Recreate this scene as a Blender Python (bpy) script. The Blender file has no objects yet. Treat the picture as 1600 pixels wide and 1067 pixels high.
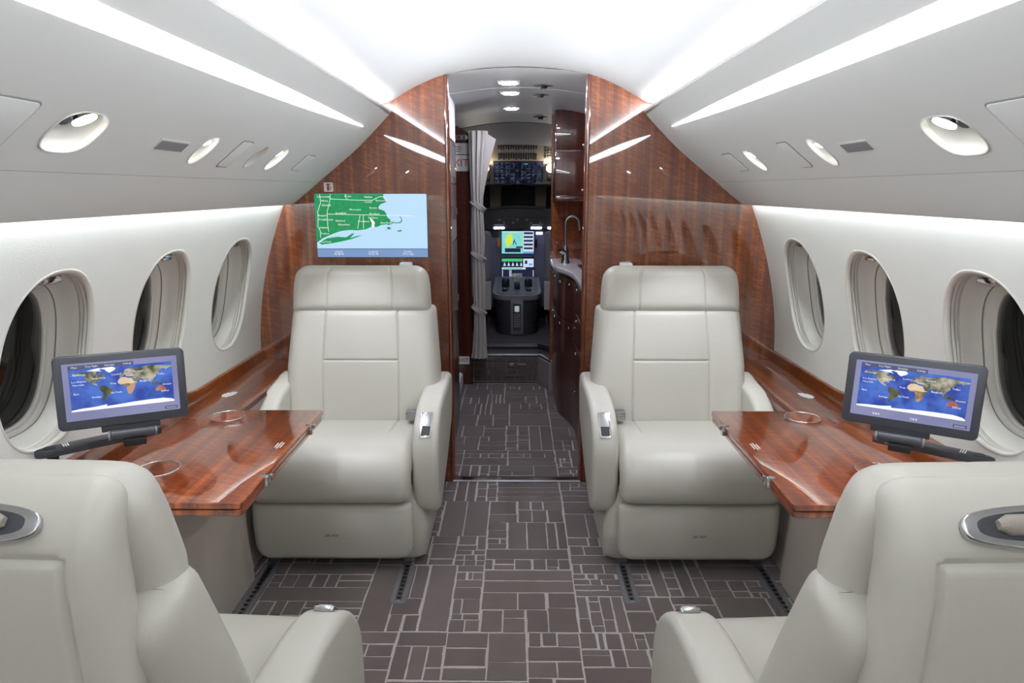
import bpy, bmesh, math, random
import numpy as np
from mathutils import Matrix, Vector
random.seed(7)
PI = math.pi
scene = bpy.context.scene
COL = scene.collection

# ------------------------------------------------------------------ camera
cam_d = bpy.data.cameras.new('camera'); cam = bpy.data.objects.new('camera', cam_d); COL.objects.link(cam)
cam.location = (0, 0, 1.372)
cam.rotation_euler = (math.radians(90 - 12.5), 0, math.radians(0.42))
cam_d.sensor_width = 36; cam_d.lens = 24.0; cam_d.clip_start = 0.02
scene.camera = cam
# ------------------------------------------------------------------ world, exposure
w = bpy.data.worlds.new('night'); scene.world = w; w.use_nodes = True
w.node_tree.nodes['Background'].inputs[0].default_value = (0.003, 0.003, 0.004, 1)
w.node_tree.nodes['Background'].inputs[1].default_value = 1.0
scene.view_settings.view_transform = 'Standard'; scene.view_settings.look = 'None'
scene.view_settings.gamma = 1; scene.view_settings.use_curve_mapping = False
scene.view_settings.exposure = 0.0
try:
    scene.cycles.use_denoising = True
    scene.cycles.max_bounces = 10; scene.cycles.diffuse_bounces = 5; scene.cycles.glossy_bounces = 4
    scene.cycles.sample_clamp_indirect = 6.0
except Exception: pass
# strengths of the cabin's own lamps
S_COVE, S_STRIP, S_WASH = 105.0, 14.0, 62.0
S_SPOT = 60.0
S_DOWN = 260.0

# ------------------------------------------------------------------ helpers
def lerp(a, b, t): return a + (b - a) * t
def interp(pts, t):
    return float(np.interp(t, [p[0] for p in pts], [p[1] for p in pts]))
def catmull(P, n, closed=False):
    out = []; m = len(P); seg = m if closed else m - 1
    for i in range(seg):
        g = (lambda k: P[k % m]) if closed else (lambda k: P[min(max(k, 0), m - 1)])
        p0, p1, p2, p3 = (np.array(g(i + k), float) for k in (-1, 0, 1, 2))
        for j in range(n):
            t = j / n
            out.append(tuple(0.5 * ((2 * p1) + (-p0 + p2) * t + (2 * p0 - 5 * p1 + 4 * p2 - p3) * t * t + (-p0 + 3 * p1 - 3 * p2 + p3) * t ** 3)))
    if not closed: out.append(tuple(P[-1]))
    return out
def tag(o, label=None, cat=None, group=None, kind=None):
    if label: o['label'] = label
    if cat: o['category'] = cat
    if group: o['group'] = group
    if kind: o['kind'] = kind
    return o
def thing(name, label, cat, loc=(0, 0, 0), rz=0, group=None):
    o = bpy.data.objects.new(name, None); COL.objects.link(o); o.empty_display_size = .05
    o.location = loc; o.rotation_euler = (0, 0, rz)
    return tag(o, label, cat, group)
def root_loc(p):
    while p.parent: p = p.parent
    return Vector(p.location)
def build(name, bm, mats, parent=None, M=None, smooth=None, local=False, recalc=True):
    """one mesh object. Geometry is given in world space (local=True: already in the root's space)"""
    if M is not None: bmesh.ops.transform(bm, matrix=M, verts=bm.verts)
    if recalc: bmesh.ops.recalc_face_normals(bm, faces=bm.faces)
    off = Vector((0, 0, 0))
    if parent is not None:
        if not local: off = root_loc(parent)
    else:
        xs = [v.co for v in bm.verts]
        lo = [min(c[i] for c in xs) for i in range(3)]; hi = [max(c[i] for c in xs) for i in range(3)]
        off = Vector(((lo[0] + hi[0]) / 2, (lo[1] + hi[1]) / 2, lo[2]))
    if off.length > 0: bmesh.ops.translate(bm, vec=-off, verts=bm.verts)
    me = bpy.data.meshes.new(name); bm.to_mesh(me); bm.free()
    for m in (mats if isinstance(mats, (list, tuple)) else [mats]): me.materials.append(m)
    if smooth is not None:
        me.polygons.foreach_set('use_smooth', [True] * len(me.polygons))
        if smooth < 179:
            try: me.set_sharp_from_angle(angle=math.radians(smooth))
            except Exception: pass
    o = bpy.data.objects.new(name, me); COL.objects.link(o)
    if parent is not None: o.parent = parent
    else: o.location = off
    return o
def copy_mesh(name, o, parent, loc=(0, 0, 0), rot=None):
    c = bpy.data.objects.new(name, o.data); COL.objects.link(c); c.parent = parent; c.location = loc
    if rot: c.rotation_euler = rot
    return c
def B(): return bmesh.new()
def box(bm, x0, x1, y0, y1, z0, z1, bev=0.0, seg=2, M=None):
    t = bmesh.new(); bmesh.ops.create_cube(t, size=1)
    bmesh.ops.scale(t, vec=(abs(x1 - x0), abs(y1 - y0), abs(z1 - z0)), verts=t.verts)
    bmesh.ops.translate(t, vec=((x0 + x1) / 2, (y0 + y1) / 2, (z0 + z1) / 2), verts=t.verts)
    if bev > 0: bmesh.ops.bevel(t, geom=t.edges[:], offset=bev, segments=seg, affect='EDGES', profile=0.5)
    if M is not None: bmesh.ops.transform(t, matrix=M, verts=t.verts)
    merge(bm, t); return bm
def merge(bm, t):
    me = bpy.data.meshes.new('tmp'); t.to_mesh(me); t.free(); bm.from_mesh(me); bpy.data.meshes.remove(me)
def prism(bm, pts, axis, a, b, bev=0.0, seg=3, M=None):
    """closed 2D outline extruded along an axis; 'x': pts=(y,z), 'y': pts=(x,z), 'z': pts=(x,y)"""
    t = bmesh.new()
    f3 = {'x': lambda p, c: (c, p[0], p[1]), 'y': lambda p, c: (p[0], c, p[1]), 'z': lambda p, c: (p[0], p[1], c)}[axis]
    A = [t.verts.new(f3(p, a)) for p in pts]; Bv = [t.verts.new(f3(p, b)) for p in pts]
    n = len(pts); f1 = t.faces.new(A); f2 = t.faces.new(Bv[::-1])
    for i in range(n): t.faces.new((A[i], Bv[i], Bv[(i + 1) % n], A[(i + 1) % n]))
    bmesh.ops.recalc_face_normals(t, faces=t.faces)
    if bev > 0:
        ed = list({e for f in (f1, f2) for e in f.edges})
        bmesh.ops.bevel(t, geom=ed, offset=bev, segments=seg, affect='EDGES', profile=0.5)
    if M is not None: bmesh.ops.transform(t, matrix=M, verts=t.verts)
    merge(bm, t); return bm
def rrect(x0, x1, y0, y1, r, n=6):
    out = []
    for cx, cy, a in ((x1 - r, y1 - r, 0), (x0 + r, y1 - r, 90), (x0 + r, y0 + r, 180), (x1 - r, y0 + r, 270)):
        for k in range(n + 1):
            t = math.radians(a + 90 * k / n); out.append((cx + r * math.cos(t), cy + r * math.sin(t)))
    return out
def sellipse(a, b, n, N, cx=0, cy=0):
    o = []
    for k in range(N):
        t = 2 * PI * k / N; c, s = math.cos(t), math.sin(t)
        o.append((cx + a * math.copysign(abs(c) ** (2 / n), c), cy + b * math.copysign(abs(s) ** (2 / n), s)))
    return o
def loft(bm, rings, closed=True, cap0=False, cap1=False, mi=0):
    V = [[bm.verts.new(p) for p in r] for r in rings]; n = len(rings[0])
    for a, b in zip(V, V[1:]):
        for i in range(n if closed else n - 1):
            j = (i + 1) % n
            f = bm.faces.new((a[i], a[j], b[j], b[i])); f.material_index = mi
    if cap0: bm.faces.new(V[0][::-1]).material_index = mi
    if cap1: bm.faces.new(V[-1]).material_index = mi
    return V
def tube(bm, path, r, n=10, closed=False):
    P = [Vector(p) for p in path]; rings = []; up = Vector((0, 0, 1)); m = len(P); prev = None
    for i, p in enumerate(P):
        a = P[(i - 1) % m] if closed else P[max(i - 1, 0)]; b = P[(i + 1) % m] if closed else P[min(i + 1, m - 1)]
        d = (b - a).normalized()
        if prev is None:
            s = d.cross(up)
            if s.length < 1e-3: s = d.cross(Vector((1, 0, 0)))
        else: s = prev - d * prev.dot(d)
        s.normalize(); prev = s; q = s.cross(d)
        rr = r[i] if isinstance(r, (list, tuple)) else r
        rings.append([p + s * rr * math.cos(2 * PI * k / n) + q * rr * math.sin(2 * PI * k / n) for k in range(n)])
    if closed: rings.append(rings[0])
    loft(bm, rings, True, not closed, not closed)
    if closed: bmesh.ops.remove_doubles(bm, verts=bm.verts, dist=1e-6)
    return bm
def frame(o, x, n):
    """matrix: local x along x, local z along n (toward the viewer), local y up"""
    x = Vector(x).normalized(); n = Vector(n).normalized(); y = n.cross(x).normalized(); x = y.cross(n)
    return Matrix(((x[0], y[0], n[0], o[0]), (x[1], y[1], n[1], o[1]), (x[2], y[2], n[2], o[2]), (0, 0, 0, 1)))
def cyl(bm, c, axis, r, h, n=20, r2=None):
    ax = Vector(axis).normalized(); s = ax.orthogonal().normalized(); q = ax.cross(s); c = Vector(c)
    rr = r if r2 is None else r2
    loft(bm, [[c + s * R * math.cos(2 * PI * k / n) + q * R * math.sin(2 * PI * k / n) + ax * t for k in range(n)] for R, t in ((r, 0), (rr, h))], True, True, True)
    return bm
def disc_poly(bm, pts, z=0.0, mi=0):
    f = bm.faces.new([bm.verts.new((p[0], p[1], z)) for p in pts]); f.material_index = mi
    return f
def text(name, body, size, mat, parent, M, align='CENTER', ext=0.0002, local=False):
    cu = bpy.data.curves.new('txt', 'FONT'); cu.body = body; cu.size = size; cu.align_x = align; cu.align_y = 'CENTER'
    cu.extrude = ext; cu.resolution_u = 2
    t = bpy.data.objects.new('txt', cu); COL.objects.link(t)
    dg = bpy.context.evaluated_depsgraph_get(); dg.update()
    me = bpy.data.meshes.new_from_object(t.evaluated_get(dg))
    bpy.data.objects.remove(t); bpy.data.curves.remove(cu)
    bm = bmesh.new(); bm.from_mesh(me); bpy.data.meshes.remove(me)
    return build(name, bm, mat, parent, M, local=local, recalc=False)
def text_into(bm, body, size, x, y, z, align='CENTER', mi=0, ext=0.0):
    cu = bpy.data.curves.new('txt', 'FONT'); cu.body = body; cu.size = size; cu.align_x = align; cu.align_y = 'CENTER'
    cu.extrude = ext; cu.resolution_u = 1
    t = bpy.data.objects.new('txt', cu); COL.objects.link(t)
    dg = bpy.context.evaluated_depsgraph_get(); dg.update()
    me = bpy.data.meshes.new_from_object(t.evaluated_get(dg))
    bpy.data.objects.remove(t); bpy.data.curves.remove(cu)
    me.transform(Matrix.Translation((x, y, z)))
    n0 = len(bm.faces); bm.from_mesh(me); bpy.data.meshes.remove(me); bm.faces.ensure_lookup_table()
    for f in bm.faces[n0:]: f.material_index = mi

# ------------------------------------------------------------------ materials
def nodes(name):
    m = bpy.data.materials.new(name); m.use_nodes = True; nt = m.node_tree
    return m, nt, nt.nodes, nt.links, nt.nodes['Principled BSDF']
def lin(c):
    return tuple(((x / 255) / 12.92 if x / 255 <= .04045 else ((x / 255 + .055) / 1.055) ** 2.4) for x in c) + (1,)
def mat(name, rgb, rough=.5, metal=0.0, coat=0.0, bump=0.0, bscale=200, var=0.06, vscale=8, spec=.5, emit=None, estr=1.0):
    m, nt, N, L, P = nodes(name)
    P.inputs['Roughness'].default_value = rough; P.inputs['Metallic'].default_value = metal
    P.inputs['Coat Weight'].default_value = coat; P.inputs['Coat Roughness'].default_value = .03
    P.inputs['Specular IOR Level'].default_value = spec
    tc = N.new('ShaderNodeTexCoord'); nz = N.new('ShaderNodeTexNoise'); nz.inputs['Scale'].default_value = vscale; nz.inputs['Detail'].default_value = 3
    L.new(tc.outputs['Object'], nz.inputs['Vector'])
    mx = N.new('ShaderNodeMix'); mx.data_type = 'RGBA'
    c = lin(rgb)
    mx.inputs[6].default_value = tuple(x * (1 - var) for x in c[:3]) + (1,); mx.inputs[7].default_value = tuple(min(1, x * (1 + var)) for x in c[:3]) + (1,)
    L.new(nz.outputs['Fac'], mx.inputs[0]); L.new(mx.outputs[2], P.inputs['Base Color'])
    if bump > 0:
        bn = N.new('ShaderNodeTexNoise'); bn.inputs['Scale'].default_value = bscale; bn.inputs['Detail'].default_value = 2
        L.new(tc.outputs['Object'], bn.inputs['Vector'])
        bu = N.new('ShaderNodeBump'); bu.inputs['Strength'].default_value = bump; bu.inputs['Distance'].default_value = .002
        L.new(bn.outputs['Fac'], bu.inputs['Height']); L.new(bu.outputs['Normal'], P.inputs['Normal'])
    if emit:
        P.inputs['Emission Color'].default_value = lin(emit); P.inputs['Emission Strength'].default_value = estr
    return m
def emis(name, rgb, s):
    m, nt, N, L, P = nodes(name)
    P.inputs['Base Color'].default_value = (.02, .02, .02, 1); P.inputs['Roughness'].default_value = .3
    P.inputs['Emission Color'].default_value = lin(rgb); P.inputs['Emission Strength'].default_value = s
    return m
def wood(name, across, along, dark=(66, 30, 12), mid=(110, 52, 22), light=(154, 88, 44), coat=1.0, rib=16.0, fig=1.0):
    """glossy ribbon-figured mahogany: broad ribbons along the grain, fine ripples across it"""
    m, nt, N, L, P = nodes(name)
    tc = N.new('ShaderNodeTexCoord'); sp = N.new('ShaderNodeSeparateXYZ'); L.new(tc.outputs['Object'], sp.inputs[0])
    def vec(sa, sl, tilt=0.0):
        cb = N.new('ShaderNodeCombineXYZ')
        if tilt:
            ma = N.new('ShaderNodeMath'); ma.operation = 'MULTIPLY'; ma.inputs[1].default_value = sl; L.new(sp.outputs[along], ma.inputs[0])
            mb = N.new('ShaderNodeMath'); mb.operation = 'MULTIPLY_ADD'; mb.inputs[1].default_value = tilt; L.new(sp.outputs[across], mb.inputs[0]); L.new(ma.outputs[0], mb.inputs[2])
            mc = N.new('ShaderNodeMath'); mc.operation = 'MULTIPLY'; mc.inputs[1].default_value = sa; L.new(sp.outputs[across], mc.inputs[0])
            L.new(mc.outputs[0], cb.inputs[0]); L.new(mb.outputs[0], cb.inputs[1]); return cb.outputs[0]
        for k, (ax, s) in enumerate(((across, sa), (along, sl))):
            mu = N.new('ShaderNodeMath'); mu.operation = 'MULTIPLY'; mu.inputs[1].default_value = s
            L.new(sp.outputs[ax], mu.inputs[0]); L.new(mu.outputs[0], cb.inputs[k])
        return cb.outputs[0]
    def noise(v, det, dist=0.0, rough=.5):
        n = N.new('ShaderNodeTexNoise'); n.inputs['Scale'].default_value = 1; n.inputs['Detail'].default_value = det
        n.inputs['Distortion'].default_value = dist; n.inputs['Roughness'].default_value = rough
        L.new(v, n.inputs['Vector']); return n.outputs['Fac']
    r1 = noise(vec(rib * 2.2, .5), 3.0, .25)
    r2 = noise(vec(rib * 1.3, 100.0, 35.0), 1.5, 1.0)
    r3 = noise(vec(180, 4), 2.0)
    def mix(a, b, f):
        q = N.new('ShaderNodeMix'); q.data_type = 'FLOAT'; q.inputs[0].default_value = f
        L.new(a, q.inputs[2]); L.new(b, q.inputs[3]); return q.outputs[0]
    h = mix(mix(r1, r2, .36 * fig), r3, .12)
    rp = N.new('ShaderNodeValToRGB'); e = rp.color_ramp.elements
    e[0].position = .34; e[0].color = lin(dark); e[1].position = .66; e[1].color = lin(light)
    x = rp.color_ramp.elements.new(.5); x.color = lin(mid)
    L.new(h, rp.inputs[0]); L.new(rp.outputs[0], P.inputs['Base Color'])
    P.inputs['Roughness'].default_value = .32; P.inputs['Coat Weight'].default_value = coat; P.inputs['Coat Roughness'].default_value = .025
    P.inputs['Coat IOR'].default_value = 2.0; P.inputs['Specular IOR Level'].default_value = .25
    return m
M_leather = mat('cream leather', (199, 196, 186), .42, bump=.10, bscale=420, var=.025, vscale=3)
M_leather2 = mat('cream leather seam', (120, 116, 108), .6)
M_head = mat('ivory ceiling cloth', (236, 237, 237), .75, bump=.05, bscale=500, var=.015)
M_psu = mat('ivory leather panel', (226, 228, 226), .55, bump=.06, bscale=380, var=.015)
M_wall = mat('ivory embossed wall cloth', (231, 233, 229), .6, bump=.18, bscale=260, var=.02)
M_liner = mat('ivory plastic', (214, 212, 204), .35, var=.02)
M_woodb = wood('mahogany bulkhead', 0, 2)
M_woodt = wood('mahogany table', 0, 1, dark=(74, 27, 8), mid=(132, 55, 17), light=(176, 90, 35), rib=13)
M_woodl = wood('mahogany ledge', 0, 1, dark=(62, 28, 11), mid=(106, 50, 21), light=(144, 78, 38), rib=10)
M_woodd = wood('dark mahogany', 0, 2, dark=(44, 17, 12), mid=(72, 30, 22), light=(96, 46, 34), rib=12, coat=.5)
M_woodj = wood('mahogany edge', 0, 2, dark=(70, 30, 18), mid=(110, 54, 32), light=(148, 84, 54), rib=60, fig=.5)
M_chrome = mat('polished chrome', (205, 205, 208), .12, 1.0)
M_brush = mat('brushed steel', (170, 170, 174), .3, 1.0)
M_black = mat('black plastic', (18, 18, 20), .4)
M_slate = mat('slate plastic', (52, 54, 62), .35)
M_dado = mat('taupe side panel', (186, 177, 168), .55, bump=.06, bscale=380)
M_rail = mat('grey rail plastic', (104, 104, 108), .45, bump=.1)
M_grille = mat('grey mesh grille', (150, 150, 152), .6)
M_placard = mat('white placard', (226, 226, 226), .5)
M_red = mat('red print', (190, 40, 36), .5)
M_ink = mat('black print', (30, 30, 30), .6)
M_white = mat('white print', (235, 235, 238), .5)
M_strap = mat('taupe cloth strap', (150, 142, 132), .85, bump=.3, bscale=700)
M_curtain = mat('pale pleated curtain', (172, 168, 162), .85, bump=.1, bscale=500)
M_grey = mat('grey trim', (120, 120, 126), .5)
M_dgrey = mat('dark grey trim', (48, 49, 54), .5)
M_beige = mat('beige cockpit trim', (176, 160, 138), .6)
M_counter = mat('pale stone worktop', (190, 186, 188), .2, coat=.3)
M_sheep = mat('grey seat fabric', (122, 122, 130), .9, bump=.2)
M_seal = mat('grey window seal', (110, 108, 102), .6)
M_led = emis('led strip', (248, 250, 255), S_STRIP)
M_cove = emis('led cove bar', (240, 245, 252), S_COVE)
M_wash = emis('led wall wash bar', (243, 249, 250), S_WASH)
M_lamp = emis('reading lamp lens', (255, 255, 255), S_SPOT)
M_down = emis('downlight lens', (235, 236, 255), S_DOWN)
M_dome = emis('warm dome lamp', (255, 240, 215), 45.0)
def glass(name, tint, ior=1.45):
    m, nt, N, L, P = nodes(name); N.remove(P)
    out = N['Material Output']; tr = N.new('ShaderNodeBsdfTransparent'); gl = N.new('ShaderNodeBsdfGlossy'); fr = N.new('ShaderNodeFresnel'); mx = N.new('ShaderNodeMixShader')
    tr.inputs[0].default_value = tint; gl.inputs['Roughness'].default_value = .01; fr.inputs[0].default_value = ior
    L.new(fr.outputs[0], mx.inputs[0]); L.new(tr.outputs[0], mx.inputs[1]); L.new(gl.outputs[0], mx.inputs[2]); L.new(mx.outputs[0], out.inputs[0])
    return m
M_glass = glass('window glass', (.75, .75, .78, 1))

# ------------------------------------------------------------------ cabin section
Y0, YB = -3.0, 3.07           # aft end, forward bulkhead
_wz = [1.335, 1.2, 1.1, .95, .85, .65, .55]; _wx = [1.022, 1.072, 1.108, 1.153, 1.167, 1.18, 1.184]
_pf = np.polyfit(_wz, _wx, 3)
def wallx(z): return float(np.polyval(_pf, z))
PSU = catmull([(.543, 1.697), (.617, 1.622), (.695, 1.548), (.782, 1.477), (.873, 1.405)], 8)
_cum = [0.0]
for a, b in zip(PSU, PSU[1:]): _cum.append(_cum[-1] + math.dist(a, b))
LP = _cum[-1]
def psu(s):
    x = float(np.interp(s, _cum, [p[0] for p in PSU])); z = float(np.interp(s, _cum, [p[1] for p in PSU]))
    s0, s1 = max(s - .02, 0), min(s + .02, LP)
    tx = np.interp(s1, _cum, [p[0] for p in PSU]) - np.interp(s0, _cum, [p[0] for p in PSU]); tz = np.interp(s1, _cum, [p[1] for p in PSU]) - np.interp(s0, _cum, [p[1] for p in PSU])
    l = math.hypot(tx, tz); return x, z, (-tz / l, tx / l)     # outward normal (away from the cabin) = (-tz, tx)
def sx(X): return float(np.interp(X, [p[0] for p in PSU], _cum))
def P_psu(side, y, s, d=0.0):
    """point on the overhead panel; d>0 goes outboard (into the panel)"""
    x, z, n = psu(s); return Vector((side * (x + n[0] * d), y, z + n[1] * d)) if n[0] > 0 else Vector((side * (x - n[0] * d), y, z - n[1] * d))
def P_wall(side, y, z, d=0.0):
    return Vector((side * (wallx(z) + d), y, z))

def hole_cell(bm, Pf, y0, y1, s0, s1, hole, nr=6):
    """sheet between a rectangle of (y,s) and a hole outline inside it"""
    n = len(hole); cy = sum(p[0] for p in hole) / n; cs = sum(p[1] for p in hole) / n
    rect = []
    for (hy, hs) in hole:
        dy, ds = hy - cy, hs - cs
        t = min(((y1 - cy) / dy if dy > 1e-9 else (y0 - cy) / dy if dy < -1e-9 else 1e9), ((s1 - cs) / ds if ds > 1e-9 else (s0 - cs) / ds if ds < -1e-9 else 1e9))
        rect.append([cy + dy * t, cs + ds * t])
    for c in ((y0, s0), (y0, s1), (y1, s0), (y1, s1)):    # snap the nearest sample to each corner
        k = min(range(n), key=lambda i: math.dist(rect[i], c)); rect[k] = list(c)
    rings = [[Pf(lerp(h[0], r[0], (k / nr) ** 1.5), lerp(h[1], r[1], (k / nr) ** 1.5)) for h, r in zip(hole, rect)] for k in range(nr + 1)]
    loft(bm, rings)
def sheet(bm, Pf, ys, ss):
    V = [[bm.verts.new(Pf(y, s)) for s in ss] for y in ys]
    for a, b in zip(V, V[1:]):
        for i in range(len(ss) - 1): bm.faces.new((a[i], a[i + 1], b[i + 1], b[i]))
def extr(bm, prof, side, y0, y1, ny=2):
    ys = [lerp(y0, y1, k / (ny - 1)) for k in range(ny)]
    V = [[bm.verts.new((side * x, y, z)) for x, z in prof] for y in ys]
    for a, b in zip(V, V[1:]):
        for i in range(len(prof) - 1): bm.faces.new((a[i], a[i + 1], b[i + 1], b[i]))

# ---- ceiling
CEIL = catmull([(0, 1.882), (.15, 1.875), (.31, 1.850), (.435, 1.802), (.555, 1.738), (.64, 1.732), (.68, 1.70), (.68, 1.64)], 6)
bm = B(); extr(bm, [(-x, z) for x, z in CEIL[::-1]] + CEIL[1:], 1, Y0, YB)
tag(build('ceiling', bm, M_head, smooth=60), 'white curved cabin ceiling between the two light coves', kind='structure')
# ---- floor slab (carpet comes later)
bm = B(); box(bm, -1.25, 1.25, Y0, 4.80, -.06, -.0026)
floor = tag(build('floor', bm, mat('carpet ground', (178, 171, 168), .95, bump=.6, bscale=700, var=.4, vscale=140)), 'cabin floor under the grey brown carpet', kind='structure')
bm = B(); box(bm, -1.25, 1.25, Y0 - .06, Y0, 0, 1.95)
tag(build('wall_back', bm, M_wall), 'ivory wall at the aft end of the cabin', kind='structure')

WIN_Y = [2.705, 2.16, 1.615, 1.07, .525, -.02, -.565, -1.11, -1.655, -2.2]
HOLE = sellipse(.166, .215, 2.35, 72)
LEDGE = .605
def wins(side):
    b = B(); Pf = lambda y, z: P_wall(side, y, z)
    edges = [YB] + [(a + c) / 2 for a, c in zip(WIN_Y, WIN_Y[1:])] + [WIN_Y[-1] - .27]
    zt, zb = 1.33, .58
    for yc, (ye, yf) in zip(WIN_Y, zip(edges, edges[1:])):
        hole_cell(b, Pf, yf, ye, .71, 1.22, [(yc + p[0] * 1.05, .962 + p[1] * 1.05) for p in HOLE])
        sheet(b, Pf, [yf, ye], list(np.linspace(1.22, zt, 5))); sheet(b, Pf, [yf, ye], list(np.linspace(zb, .71, 5)))
    sheet(b, Pf, [Y0, edges[-1]], list(np.linspace(zb, zt, 20)))
    bmesh.ops.remove_doubles(b, verts=b.verts, dist=2e-4)
    return b
for side, nm in ((-1, 'left'), (1, 'right')):
    o = build('wall_' + nm, wins(side), M_wall, smooth=70)
    tag(o, f'ivory embossed cabin side wall on the {nm} with oval windows', kind='structure')

# ---- windows: one prototype per side
def win_parts(side):
    N = 64
    def ring(d, k, zs=0.0): return [P_wall(side, p[0] * k, .962 + zs + p[1] * k, d) for p in sellipse(.166, .215, 2.35, N)]
    def ring_l(d, a, b_, n=2.6, zs=0.0): # planar-ish deeper rings
        return [Vector((side * (wallx(.962 + p[1] * .9) + d), p[0], .962 + zs + p[1])) for p in sellipse(a, b_, n, N)]
    out = []
    b = B(); loft(b, [ring(.0, 1.052), ring(-.0012, 1.04), ring(-.001, 1.025), ring(.0015, 1.008), ring(.006, .997), ring(.012, .994), ring(.014, 1.004)]); out.append(('lip', b, M_liner))
    for d, k in ((.020, 1.006), (.031, 1.016)):
        b = B(); loft(b, [ring(d - .005, k + .03), ring(d - .004, k - .005), ring(d, k - .012), ring(d + .004, k - .005), ring(d + .005, k + .03)]); out.append(('shade_track', b, M_liner))
    b = B(); loft(b, [ring(.012, 1.07), ring(.036, 1.07), ring(.037, 1.015), ring(.042, 1.0), ring(.060, .975), ring_l(.078, .150, .196), ring_l(.081, .146, .192)]); out.append(('liner', b, M_liner))
    b = B(); loft(b, [ring_l(.080, .148, .194), ring_l(.083, .1445, .1905), ring_l(.086, .148, .194)]); out.append(('seal', b, M_seal))
    b = B(); loft(b, [ring_l(.084, .149, .195), ring_l(.086, .143, .189), ring_l(.093, .141, .187), ring_l(.095, .137, .183), ring_l(.103, .136, .182), ring_l(.105, .131, .177), ring_l(.122, .129, .175)]); out.append(('outer_frame', b, M_liner))
    b = B(); V = ring_l(.110, .133, .179); V2 = ring_l(.114, .133, .179); loft(b, [V, V2], True, True, True); out.append(('pane', b, M_glass))
    zt = .962 + .208
    b = B(); xx = side * (wallx(zt) + .042)
    box(b, xx - .022, xx + .022, -.032, .032, zt - .016, zt + .004, .004); out.append(('shade_latch', b, M_chrome))
    return out
nwin = 0; GW = 'oval cabin windows'
order = {-1: ['forwardmost', 'middle', 'nearest'], 1: ['forwardmost', 'middle', 'nearest']}
for side, nm in ((-1, 'left'), (1, 'right')):
    proto = None
    for k, yc in enumerate(WIN_Y):
        nwin += 1
        r = thing(f'window_{nwin}', None, None, (0, yc, 0)); tag(r, kind='structure')
        if k < 3: r['label'] = f'{order[side][k]} oval window with dark glass in the {nm} side wall'
        if k >= 3: r['label'] = f'oval cabin window aft of the table on the {nm} side, number {k + 1} from the bulkhead'
        if proto is None:
            proto = [build(n_, b_, m_, r, smooth=60, local=True) for n_, b_, m_ in win_parts(side)]
        else:
            for p in proto: copy_mesh(p.name.split('.')[0], p, r)

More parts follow.
